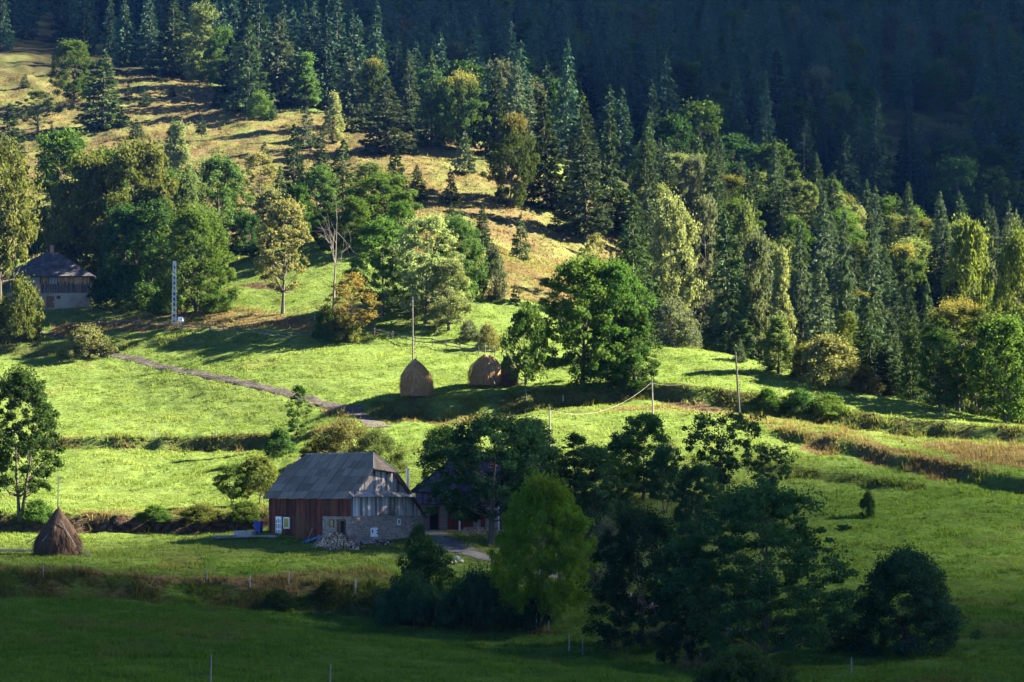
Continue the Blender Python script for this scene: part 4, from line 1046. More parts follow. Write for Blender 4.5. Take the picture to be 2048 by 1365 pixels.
M['log_end'] = solid('cut_log_wood', (.27, .17, .11), (.50, .37, .27), 5, .9, .2, tint=.6)
M['log_bark'] = solid('firewood_bark', (.05, .04, .033), (.12, .10, .085), 5, .95, .5, tint=.4)
M['rock'] = solid('pale_rock', (.22, .21, .20), (.42, .41, .39), 3, .95, .5)
M['rope'] = solid('pale_rope', (.3, .285, .25), (.42, .4, .35), 5, .8, 0)
M['rail'] = solid('fence_rail_wood', (.06, .052, .044), (.14, .125, .11), 2, .9, .3, (1, 1, 1), tint=.4)

def slab(mb, pts, th, mi=0, tint=None):
    P = np.array(pts, float); n = unit(np.cross(P[1] - P[0], P[2] - P[1])); k = len(P); b = mb.n
    mb.add(np.concatenate([P, P - n * th]), [[i, i + k, (i + 1) % k + k, (i + 1) % k] for i in range(k)], mi, tint)
    mb.Fs.append((np.array([[b + i for i in range(k)]]), mi)); mb.Fs.append((np.array([[b + k + i for i in reversed(range(k))]]), mi))
def boards(mb, a0, a1, zlo, ztop, at, along, wmean=.18, g=None, th=.03, face=-1):
    """upright boards between a0 and a1; zlo / ztop may be functions of the position along the wall"""
    a = a0
    while a < a1 - .02:
        wd = min(wmean * g.uniform(.75, 1.3), a1 - a); o = at + face * g.uniform(.0, .022); c = a + wd / 2
        lo = zlo(c) if callable(zlo) else zlo; t0 = ztop(a) if callable(ztop) else ztop; t1 = ztop(a + wd) if callable(ztop) else ztop
        lo += g.uniform(-.02, .02)
        if min(t0, t1) > lo + .05:
            q = [(a + .008, lo), (a + wd - .008, lo), (a + wd - .008, t1), (a + .008, t0)]
            mb.prism(q, min(o, o + face * th), max(o, o + face * th), 0, g.uniform(0, 1), axis=1 if along == 'x' else 0)
        a += wd
def framed_window(par, name, cx, cz, w, h, plane, along, face, fm, gm, nx=2, nz=1, fw=.07, label=None):
    """frame with bars, pane a sub-part; plane is the wall's coordinate, face the outward sign"""
    f = MB(); p0, p1 = plane - face * .02, plane + face * .07
    def bx(a0, a1, z0, z1, q0=p0, q1=p1, mb=f):
        lo, hi = min(q0, q1), max(q0, q1)
        if along == 'x': mb.box2((a0, lo, z0), (a1, hi, z1))
        else: mb.box2((lo, a0, z0), (hi, a1, z1))
    bx(cx - w/2, cx + w/2, cz - h/2, cz - h/2 + fw); bx(cx - w/2, cx + w/2, cz + h/2 - fw, cz + h/2)
    bx(cx - w/2, cx - w/2 + fw, cz - h/2 + fw, cz + h/2 - fw); bx(cx + w/2 - fw, cx + w/2, cz - h/2 + fw, cz + h/2 - fw)
    for i in range(1, nx): a = cx - w/2 + w * i / nx; bx(a - fw*.35, a + fw*.35, cz - h/2 + fw, cz + h/2 - fw)
    for i in range(1, nz): z = cz - h/2 + h * i / nz; bx(cx - w/2 + fw, cx + w/2 - fw, z - fw*.3, z + fw*.3, plane, plane + face * .06)
    o = f.build(name, M[fm], par)
    g_ = MB(); bx(cx - w/2 + fw*.5, cx + w/2 - fw*.5, cz - h/2 + fw*.5, cz + h/2 - fw*.5, plane - face*.01, plane + face*.035, g_)
    g_.build('pane', M[gm], o)
    if label: o['label'] = label
    return o

M['bark_mid'] = solid('dead_bark', (.07, .058, .05), (.17, .15, .13), 4, stretch=(3, 3, .5), bump=.6)
def build_barn():
    g = np.random.default_rng(3)
    x0, y0, z0 = hit(701, 1092); rz = math.atan2(-.731, .681)
    b = empty('barn', (x0, y0, z0), rz, 'long old barn with dark red plank front, grey boarded gable and sheet roof', 'barn')
    Lx, D = 13.3, 9.4
    for k in range(9): BUILT.append((x0 + math.cos(rz) * -(1 + k * 1.45) - math.sin(rz) * 4.2, y0 + math.sin(rz) * -(1 + k * 1.45) + math.cos(rz) * 4.2, 4.6))
    fr = lambda y: 4.6 + (y + .35) * 1.04; bk = lambda y: 9.15 - (y - 4.0) * 1.135
    s = MB(); s.box2((-4.45, 0, -1.2), (0, .3, 2.9)); s.box2((-.3, .3, -1.2), (0, D, 2.95)); s.box2((-Lx, D - .3, -1.2), (-.3, D, 2.3)); s.box2((-Lx, .3, -1.2), (-Lx + .3, D - .3, 2.95))
    s.build('stone_wall', M['stone'], b)
    p = MB(); p.box2((-.25, -.05, -1.3), (.07, D + .05, .42)); p.box2((-Lx - .05, -.07, -1.3), (-4.45, .28, .12)); p.build('plinth', M['concrete'], b)
    w = MB(); boards(w, -Lx, -4.45, lambda a: .12 + .72 * max(0, (-a - 6) / 7.3), 4.62, .03, 'x', .27, g); boards(w, -4.45, -.02, 2.88, 4.62, .0, 'x', .27, g)
    w.box2((-Lx, .05, .1), (-4.46, .25, 4.5), 0, .2); w.box2((-4.44, .02, 2.91), (-.05, .25, 4.5), 0, .2)
    w.build('plank_wall', M['red_planks'], b)
    lw = MB(); boards(lw, .0, D, 2.9, lambda a: min(fr(a), bk(a)) - .12, -Lx, 'y', .2, g, face=-1); lw.build('end_cladding', M['grey_planks'], b)
    lo = MB(); boards(lo, -.02, D, 2.93, lambda a: min(4.95, fr(a) - .1, bk(a) - .12), .02, 'y', .25, g, face=1); lo.box2((-.22, .3, 2.96), (.0, D - 1.9, 4.9), 0, .1)
    lo.build('gable_cladding', M['grey_planks'], b)
    up = MB(); boards(up, .4, 7.4, 5.0, lambda a: min(7.6, fr(a) - .1, bk(a) - .12), .0, 'y', .24, g, face=1)
    up.prism([(.5, 5.0), (7.3, 5.0), (5.3, 7.3), (2.7, 7.3)], -.2, -.02, 0, .1, axis=0)
    up.build('gable_cladding', M['grey_planks'], b)
    for y in (2.95, 4.7):
        v = MB(); v.box2((.02, y - .09, 7.0), (.065, y + .09, 7.32)); v.build('vent', M['black'], b)
    pr = MB()
    for i in range(9):
        a, c = -.35 + i * .92, -.35 + (i + 1) * .92 - .015; dz = g.uniform(0, .025)
        slab(pr, [(.06, a, 5.32 + dz), (.78, a, 4.82 + dz), (.78, min(c, 7.95), 4.82 + dz), (.06, min(c, 7.95 - .3), 5.32 + dz)], .05, 0, g.uniform(0, 1))
    pr.build('pent_roof', M['sheet2'], b)
    # roof of overlapping sheets
    rf = MB(); X0, X1, H0, H1, YR, ZR = -13.95, .5, -12.2, -1.3, 4.0, 9.15
    def edge(t):   # t 0 eave .. 1 ridge
        th = .66
        if t <= th: return X0, X1
        q = (t - th) / (1 - th); return X0 + (H0 - X0) * q, X1 + (H1 - X1) * q
    for ye, ze, name in ((-.38, 4.55, 'f'), (D + .28, 2.72, 'b')):
        nr = 6 if name == 'f' else 8
        cuts = [0] + [(.66 * (i + 1) / 4) if i < 4 else .66 + .34 * (i - 3) / (nr - 4) for i in range(nr)] if nr == 6 else [i / 8 for i in range(9)]
        for r in range(nr):
            t0, t1 = cuts[r], cuts[r + 1] + (.012 if r < nr - 1 else 0); off = g.uniform(0, .3)
            nc = 13
            for c in range(-1, nc + 1):
                a, e = X0 + c * 1.12 + off, X0 + (c + 1) * 1.12 + off - .035
                l0, r0 = edge(t0); l1, r1 = edge(t1)
                A0, A1, E0, E1 = np.clip(a, l0, r0), np.clip(a, l1, r1), np.clip(e, l0, r0), np.clip(e, l1, r1)
                if E0 - A0 < .03 and E1 - A1 < .03: continue
                lift = .05 * (c % 2) + g.uniform(0, .03)
                P = [(A0, ye + (YR - ye) * t0, ze + (ZR - ze) * t0 + .04 + lift), (E0, ye + (YR - ye) * t0, ze + (ZR - ze) * t0 + .04 + lift),
                     (E1, ye + (YR - ye) * t1, ze + (ZR - ze) * t1 + lift), (A1, ye + (YR - ye) * t1, ze + (ZR - ze) * t1 + lift)]
                if name == 'b': P = P[::-1]
                slab(rf, P, .05, 0, g.uniform(0, 1))
    for xe, xr in ((X1, H1), (X0, H0)):
        yl, yr, zh = -.38 + 4.38 * .66, D + .28 + (YR - D - .28) * .70, 4.55 + 4.6 * .66
        zr2 = 2.72 + 6.43 * .70
        nS = 6
        for i in range(nS):
            u0, u1 = i / nS, (i + 1) / nS - .01
            pA = np.array([xe + .02, yl + (yr - yl) * u0, zh + (zr2 - zh) * u0]); pB = np.array([xe + .02, yl + (yr - yl) * u1, zh + (zr2 - zh) * u1]); ap = np.array([xr, YR, ZR + .03])
            P = [pA, pB, ap] if xe > 0 else [pB, pA, ap]
            slab(rf, P, .05, 0, g.uniform(0, 1))
    roof = rf.build('roof', M['sheet'], b)
    cap = MB(); cap.tube([(H0, YR, ZR + .06), (H1, YR, ZR + .06)], .09, 6)
    cap.tube([(H1, YR, ZR + .05), (X1, -.38 + 4.38 * .66, 4.6 + 4.6 * .66)], .08, 5); cap.tube([(H1, YR, ZR + .05), (X1, D + .28 + (YR - D - .28) * .7, 2.75 + 6.43 * .7)], .08, 5)
    cap.build('ridge_cap', M['sheet2'], roof)
    bb = MB()
    bb.tube([(.42, -.36, 4.5), (.42, 2.5, 7.5)], .06, 4); bb.tube([(.42, D + .2, 2.7), (.42, 5.1, 7.2)], .11, 4); bb.tube([(.42, 2.5, 7.5), (.42, 5.1, 7.2)], .05, 4)
    bb.build('verge_board', M['dark_board'], b)
    # front door and window
    d = MB(); d.box2((-12.05, -.06, .68), (-11.1, .0, 2.78)); do = d.build('door', M['white'], b); do['label'] = 'white panelled front door'
    gl = MB()
    for i in range(3):
        for j, (a, c) in enumerate(((.2, .72), (.85, 1.3), (1.4, 1.75 + (.12 if i == 1 else 0)))):
            gl.box2((-11.95 + i * .28, -.075, .72 + a), (-11.95 + i * .28 + .17, -.055, .72 + c))
    gl.build('pane', M['glass_p'], do)
    hd = MB(); hd.box2((-11.2, -.12, 1.65), (-11.15, -.06, 1.8)); hd.build('handle', M['metal'], do)
    framed_window(b, 'window', -10.25, 2.15, 1.0, 1.15, -.02, 'x', -1, 'white', 'glass_y', 1, 1, .11, 'white framed window in the red plank wall')
    framed_window(b, 'window', -2.95, 2.2, .62, .72, 0, 'x', -1, 'brown_door', 'glass_y', 1, 1, .07, 'small brown framed window in the stone front')
    sd = MB(); sd.box2((-2.0, -.02, .2), (-.85, .02, 2.45), 0, .3); sd2 = sd.build('stable_door', M['black'], b); sd2['label'] = 'dark stable doorway with brown leaf half open'
    fl = MB(); boards(fl, -2.0, -1.45, .25, 2.42, -.03, 'x', .16, g); fl.box2((-2.08, -.08, .2), (-2.0, 0, 2.5)); fl.box2((-.85, -.08, .2), (-.77, 0, 2.5)); fl.box2((-2.08, -.08, 2.5), (-.77, 0, 2.6)); fl.build('door_leaf', M['brown_door'], sd2)
    framed_window(b, 'window', 6.2, 2.3, .42, .56, 0, 'y', 1, 'white', 'glass', 1, 1, .08, 'tiny white framed window in the stone gable')
    framed_window(b, 'window', 8.2, 2.2, .40, .5, 0, 'y', 1, 'plaster', 'glass', 1, 1, .05)
    h = MB(); h.box2((0, 2.55, .85), (.05, 3.45, 1.75)); hh = h.build('hatch', M['white'], b); hh['label'] = 'white hatch low in the stone gable'
    k = MB(); k.box2((.05, 3.3, 1.1), (.09, 3.42, 1.25)); k.box2((.05, 3.3, 1.4), (.09, 3.42, 1.52)); k.box2((.05, 2.7, 1.25), (.07, 2.85, 1.55)); k.build('hinge', M['black'], hh)
    return x0, y0, z0, rz

def build_farmhouse():
    g = np.random.default_rng(5)
    x0, y0, z0 = (842 - CX) / F * 254, 254.0, at_d(900, 1060, 254)[2]
    for k in range(6): BUILT.append((x0 + 1.5 + k * 2.7, y0 + 3, 5))
    b = empty('farmhouse', (x0, y0, z0), R(6), 'pale farmhouse with dark blue hipped roof and red timber front, hidden behind dark trees', 'house')
    W_, D_ = 15.5, 9.0
    s = MB(); s.box2((0, 0, -2), (W_, D_, 4.0)); s.build('wall', M['white_wall'], b)
    s = MB(); s.box2((-.4, -2.4, -1.6), (W_ + .4, -.01, -.02)); s.build('terrace', M['concrete'], b)
    r = MB(); e = .7; A, B_, Cc, Dd = (-e, -e, 3.95), (W_ + e, -e, 3.95), (W_ + e, D_ + e, 3.95), (-e, D_ + e, 3.95); Ra, Rb = (4.6, D_ / 2, 8.3), (W_ - 4.6, D_ / 2, 8.3)
    for P in ([A, B_, Rb, Ra], [B_, Cc, Rb], [Cc, Dd, Ra, Rb], [Dd, A, Ra]): slab(r, P, .12, 0, g.uniform(.3, .7))
    for i in range(24):
        t = (i + .5) / 24; xx = -e + t * (W_ + 2 * e)
        f = min(1, (xx + e) / (4.6 + e), (W_ + e - xx) / (4.6 + e))
        r.tube([(xx, -e, 3.99), (xx, -e + (D_ / 2 + e) * f, 3.99 + 4.35 * f)], .015, 4)
    r.build('roof', M['blue_roof'], b)
    pr = MB(); slab(pr, [(-.6, -2.6, 2.75), (8.2, -2.6, 2.75), (8.2, -.72, 3.75), (-.6, -.72, 3.75)], .1)
    for i in range(14): pr.tube([(-.5 + i * .66, -2.6, 2.78), (-.5 + i * .66, -.72, 3.78)], .03, 4)
    pr.build('porch_roof', M['blue_roof'], b)
    for xx in (-.3, 3.9, 8.0):
        p = MB(); p.box2((xx - .08, -2.45, -.02), (xx + .08, -2.29, 2.72)); p.build('porch_post', M['white'], b)
    d = MB(); d.box2((.95, -.05, 0), (1.75, -.005, 2.4)); o = d.build('door', M['black'], b); o['label'] = 'dark open doorway'
    f = MB(); f.box2((1.75, -.09, 0), (1.9, -.01, 2.45)); f.build('door_frame', M['redwood'], o)
    for a, c in ((2.0, 2.7), (5.6, 6.3), (6.85, 8.1)):
        s = MB()
        for k in range(14): s.box2((a, -.12, .1 + k * .17), (c, -.02, .1 + k * .17 + .11), 0, g.uniform(.3, .7))
        s.build('slat_panel', M['plaster_pale'], b)
    t = MB(); boards(t, 2.85, 5.5, 0, 1.2, -.03, 'x', .2, g); t.build('timber_panel', M['redwood'], b)
    framed_window(b, 'window', 4.2, 1.8, 2.6, 1.15, 0, 'x', -1, 'redwood', 'glass', 3, 1, .08)
    framed_window(b, 'window', 11.5, 1.7, 1.6, 1.4, 0, 'x', -1, 'white', 'glass', 2, 1, .08)
    t = MB(); boards(t, 6.33, 6.8, 0, 2.5, -.03, 'x', .16, g); t.build('timber_panel', M['redwood'], b)
    for a0, a1 in ((8.3, 10.6), (12.4, 15.4)):
        t = MB(); boards(t, a0, a1, 0, 2.5, -.03, 'x', .2, g); t.build('timber_panel', M['redwood'], b)
    fl = MB(); fl.tube([(-1.35, .6, -1.5), (-1.35, .6, 6.35)], .17, 10); fl.tube([(-1.35, .6, 6.35), (-1.35, .6, 6.45)], .24, 10); fl.build('flue', M['metal'], b)

def build_wooden_house():
    g = np.random.default_rng(6)
    d = 392.0; k = F / d
    x1 = (176 - CX) / k; z0 = float(terrain(x1, d)[0]) - .1
    W_, D_ = 13.6, 9.0
    b = empty('wooden_house', (x1 - W_, d, z0), 0, 'old two storey wooden house with pyramid roof and plastered ground floor at the left edge', 'house')
    for q in range(5): BUILT.append((x1 - 1 - q * 3, d + 3, 4.8))
    P = lambda px: (px - 176) / k + W_
    s = MB(); s.box2((0, 0, -1.5), (W_, D_, 2.5)); s.build('wall', M['plaster'], b)
    s = MB(); s.box2((.06, .06, 2.5), (W_ - .06, D_ - .06, 5.3), 0, .3)
    boards(s, P(79), W_, 2.45, 4.2, .06, 'x', .2, g, th=.05); s.build('plank_wall', M['old_planks'], b)
    s = MB(); boards(s, P(79), W_, lambda a: 4.1 + g.uniform(-.45, .35), 5.25, .045, 'x', .2, g, th=.085); s.build('upper_boards', M['tan_planks'], b)
    s = MB(); s.box2((P(30), -.02, 2.5), (P(78), .055, 3.9)); s.build('brick_panel', M['brick'], b)
    framed_window(b, 'window', P(62), 4.55, 2.4, 1.35, .06, 'x', -1, 'dark_board', 'glass_p', 5, 2, .06)
    framed_window(b, 'window', P(103.5), 4.45, 1.5, 1.3, -.06, 'x', -1, 'dark_board', 'glass_p', 3, 1, .12)
    framed_window(b, 'window', P(114.5), 1.75, .62, .55, 0, 'x', -1, 'dark_board', 'glass', 2, 1, .07)
    q = MB(); q.box2((P(90), -.06, .0), (P(106), -.005, 1.95)); do = q.build('door', M['brown_door'], b)
    q = MB(); q.box2((P(104), -.12, .9), (P(104.8), -.06, 1.05)); q.build('handle', M['metal'], do)
    r = MB(); e = 1.0; A, B_, Cc, Dd = (-e, -e, 5.15), (W_ + e, -e, 5.15), (W_ + e, D_ + e, 5.15), (-e, D_ + e, 5.15); m = W_ / 2; Ra, Rb = (m - .9, D_ / 2, 9.7), (m + .5, D_ / 2, 9.7)
    for Q, n in (([A, B_, Rb, Ra], 1), ([B_, Cc, Rb], 0), ([Cc, Dd, Ra, Rb], 1), ([Dd, A, Ra], 0)): slab(r, Q, .15, 0, .5)
    n = 20     # courses of shingles on the front slope
    for i in range(n):
        t0, t1 = i / n, (i + 1.15) / n
        t1 = min(t1, 1); a0, c0 = -e + (m - .9 + e) * t0, W_ + e + (m + .5 - W_ - e) * t0; x = a0
        while x < c0 - .1:
            wd = min(g.uniform(.3, .6), c0 - x)
            q = lambda xx, t, l: (min(max(xx, -e + (m - .9 + e) * t), W_ + e + (m + .5 - W_ - e) * t), -e + (D_ / 2 + e) * t, 5.15 + 4.55 * t + l)
            l = g.uniform(.03, .07); slab(r, [q(x, t0, l), q(x + wd - .02, t0, l), q(x + wd - .02, t1, .01), q(x, t1, .01)], .02, 0, g.uniform(0, 1)); x += wd
    ro = r.build('roof', M['shingle'], b)
    c = MB(); c.box2((m - .5, D_ / 2 - .35, 9.3), (m + .1, D_ / 2 + .35, 10.55)); c.box2((m - .57, D_ / 2 - .42, 10.55), (m + .17, D_ / 2 + .42, 10.7)); c.build('chimney', M['brick'], ro)
    ft = MB(); ft.box2((-e, -e - .06, 4.95), (W_ + e, -e, 5.15)); ft.build('fascia', M['dark_board'], b)
    g2 = hit(140, 622)

HS = {}
def haystack(px, base, top, w, label, mast=None, cone=False, seed=1, props=()):
    g = np.random.default_rng(seed)
    x, y, z = hit(px, base); k = F / y
    H = (base - top) / k; rad = w / k / 2; y += rad * .8; z = float(terrain(x, y)[0]) - .1; H += .9
    o = empty('haystack', (x, y, z), 0, label, 'haystack', 'haystacks on the meadows')
    BUILT.append((x, y, rad + .15))
    prof = np.array([(0, .95), (.12, .99), (.3, 1.), (.5, .97), (.62, .88), (.74, .70), (.85, .48), (.94, .25), (1., .06)]) if not cone else np.array([(0, .95), (.15, 1.), (.34, 1.), (.46, .9), (.58, .74), (.7, .56), (.83, .33), (.93, .16), (1., .05)])
    mb = MB(); na = 40; tz = np.linspace(0, 1, 26); rr = np.interp(tz, prof[:, 0], prof[:, 1]) * rad
    A = np.arange(na) * 2 * np.pi / na; AA, ZZ = np.meshgrid(A, tz)
    nz = fbm(np.cos(AA) * 2.2 + 5, np.sin(AA) * 2.2 + ZZ * 4, seed, 3) * .11 + 1
    RR = rr[:, None] * nz; V = np.stack([np.cos(AA) * RR, np.sin(AA) * RR, ZZ * H + .0 * RR], -1).reshape(-1, 3)
    V[:, 0] += g.normal(0, .09) * V[:, 2]; V[:, 2] *= 1 - .05 * np.cos(np.arctan2(V[:, 1], V[:, 0]) - g.uniform(0, 6))
    mb.add(V, [[i * na + j, i * na + (j + 1) % na, (i + 1) * na + (j + 1) % na, (i + 1) * na + j] for i in range(25) for j in range(na)], 0, np.clip(.5 + fbm(V[:, 0] * 3 + 9, V[:, 2] * .8 + V[:, 1] * 2, 4, 2) * .35, 0, 1))
    n = 5200; tt = g.uniform(.02, 1, n) ** .9; a = g.uniform(0, 6.283, n); r = np.interp(tt, prof[:, 0], prof[:, 1]) * rad * (1 + fbm(np.cos(a) * 2.2 + 5, np.sin(a) * 2.2 + tt * 4, seed, 3) * .11)
    c = np.stack([np.cos(a) * r, np.sin(a) * r, tt * H], 1); out = np.stack([np.cos(a), np.sin(a), np.full(n, .2)], 1); ta = np.stack([-np.sin(a), np.cos(a), 0 * a], 1)
    ln = g.uniform(.25, .95, n)[:, None]; dn = unit(np.stack([np.cos(a) * .35, np.sin(a) * .35, -np.ones(n)], 1) + g.normal(0, .22, (n, 3)))
    wd = g.uniform(.018, .04, n)[:, None]
    S = np.stack([c - ta * wd + out * .02, c + ta * wd + out * .02, c + dn * ln + out * .07], 1); S[:, :, 2] = np.maximum(S[:, :, 2], .02)
    mb.add(S.reshape(-1, 3), np.arange(3 * n).reshape(n, 3), 0, np.repeat(g.uniform(0, 1, n), 3))
    q = 700; a = g.uniform(0, 6.283, q); r = rad * (1 + np.abs(g.normal(0, .22, q))); c = np.stack([np.cos(a) * r, np.sin(a) * r, 0 * a], 1); c[:, 2] = terrain(c[:, 0] + x, c[:, 1] + y) - z + g.uniform(.05, .2, q)
    dn = unit(g.normal(size=(q, 3)) * np.array([1, 1, .25])) * g.uniform(.2, .5, q)[:, None]; sd = np.cross(dn, [0, 0, 1.]); sd = unit(sd) * .03
    mb.add(np.stack([c - sd, c + sd, c + dn], 1).reshape(-1, 3), np.arange(3 * q).reshape(q, 3), 0, np.repeat(g.uniform(.3, 1, q), 3))
    mb.build('hay', M['hay_shaded' if cone else 'hay'], o)
    if mast:
        p = MB(); p.tube([(0, 0, H - .5), (.02, 0, H + mast / k)], [.07, .05], 6); p.build('mast', M['pole'], o)
    for (ax, az), (bx, bz), fy in props:
        p = MB(); p.tube([(ax / k, -fy, az / k), (bx / k, -fy * 1.5 - .3, bz / k)], .05, 5); p.build('prop_pole', M['pole'], o)
    return o

def pole(name, pts, r0, r1, mat, label, cat, extra=None, group=None):
    (px, base), (px2, top) = pts
    x, y, z = hit(px, base) if not extra else ground_at(px, extra)
    x2, _, z2 = at_d(px2, top, y)
    o = empty(name, (x, y, z), 0, label, cat, group)
    s = MB(); q = np.linspace(0, 1, 6); P = np.stack([(x2 - x) * q, 0 * q, -.3 + (z2 - z + .3) * q], 1); s.tube(P, r0 + (r1 - r0) * q, 8); s.build('shaft', M[mat], o)
    c = MB(); c.box2((x2 - x - r1 * 1.6, -.06, z2 - z - .35), (x2 - x + r1 * 1.6, .06, z2 - z - .25)); c.tube([(x2 - x + r1 * 1.3, 0, z2 - z - .3), (x2 - x + r1 * 1.3, 0, z2 - z - .08)], .035, 6); c.build('bracket', M['dark_pole'], o)
    return np.array([x2, y, z2])
def stake(px, base, top, label, r=.045, mat='stake', lean=0):
    p = hit(px, base)
    x, y, z = p; k = F / y; h = (base - top) / k; g = np.random.default_rng(int(px * 7 + base))
    s = MB(); s.tube([(0, 0, -.25), (lean + g.normal(0, .03), g.normal(0, .03), h)], [r * 1.15, r * .8], 6, 0, g.uniform(0, 1))
    o = s.build('fence_stake', M[mat]); o.location = (x, y, z); tag(o, label, 'fence stake', 'stakes of the wire fences')
def rail_fence(pts, label, gaps=()):
    P = [np.array(hit(a, b)) for a, b in pts]
    o = empty('rail_fence', tuple(P[0]), 0, label, 'fence'); g = np.random.default_rng(int(pts[0][0]))
    Q = []
    for a, c in zip(P[:-1], P[1:]):
        n = max(1, int(round(np.linalg.norm(c - a) / 3.4)))
        for i in range(n): Q.append(a + (c - a) * i / n)
    Q.append(P[-1])
    for q in Q: q[2] = float(terrain(q[0], q[1])[0])
    pm = None
    for q in Q:
        if pm is None:
            m = MB(); m.tube([(0, 0, -.3), (.02, 0, 1.25)], [.085, .07], 6); po = m.build('post', M['rail'], o); pm = po.data
        else: po = bpy.data.objects.new('post', pm); C.objects.link(po); po.parent = o
        po.location = q - P[0]; po.rotation_euler = (g.normal(0, .05), g.normal(0, .05), g.uniform(0, 6))
    for a, c in zip(Q[:-1], Q[1:]):
        for hgt in (.55, 1.02):
            m = MB(); e0, e1 = g.normal(0, .06, 2); d = (c - a) * .03
            m.tube([a - P[0] - d + np.array([0, -.09, hgt + e0]), (a + c) / 2 - P[0] + np.array([0, -.09, hgt + (e0 + e1) / 2 - .03]), c - P[0] + d + np.array([0, -.09, hgt + e1])], .065, 5, 0, g.uniform(0, 1)); m.build('rail', M['rail'], o)
def logs(mb, cs, r, ln, dirv, g):
    d = np.array(dirv); 
    for c in cs:
        rr = r * g.uniform(.7, 1.35); dd = d + g.normal(0, .05, 3); c = np.array(c); b = mb.n
        V, Fc = tube([c - dd * ln / 2, c + dd * ln / 2], rr, 7); mb.add(V, Fc, 1, g.uniform(0, 1))
        n = mb.n; v2 = V.copy(); mb.add(v2, np.array([[0, 6, 5, 4, 3, 2, 1]]), 0, g.uniform(0, 1)); mb.Fs.append((np.array([[n + 7 + i for i in range(7)]]), 0))

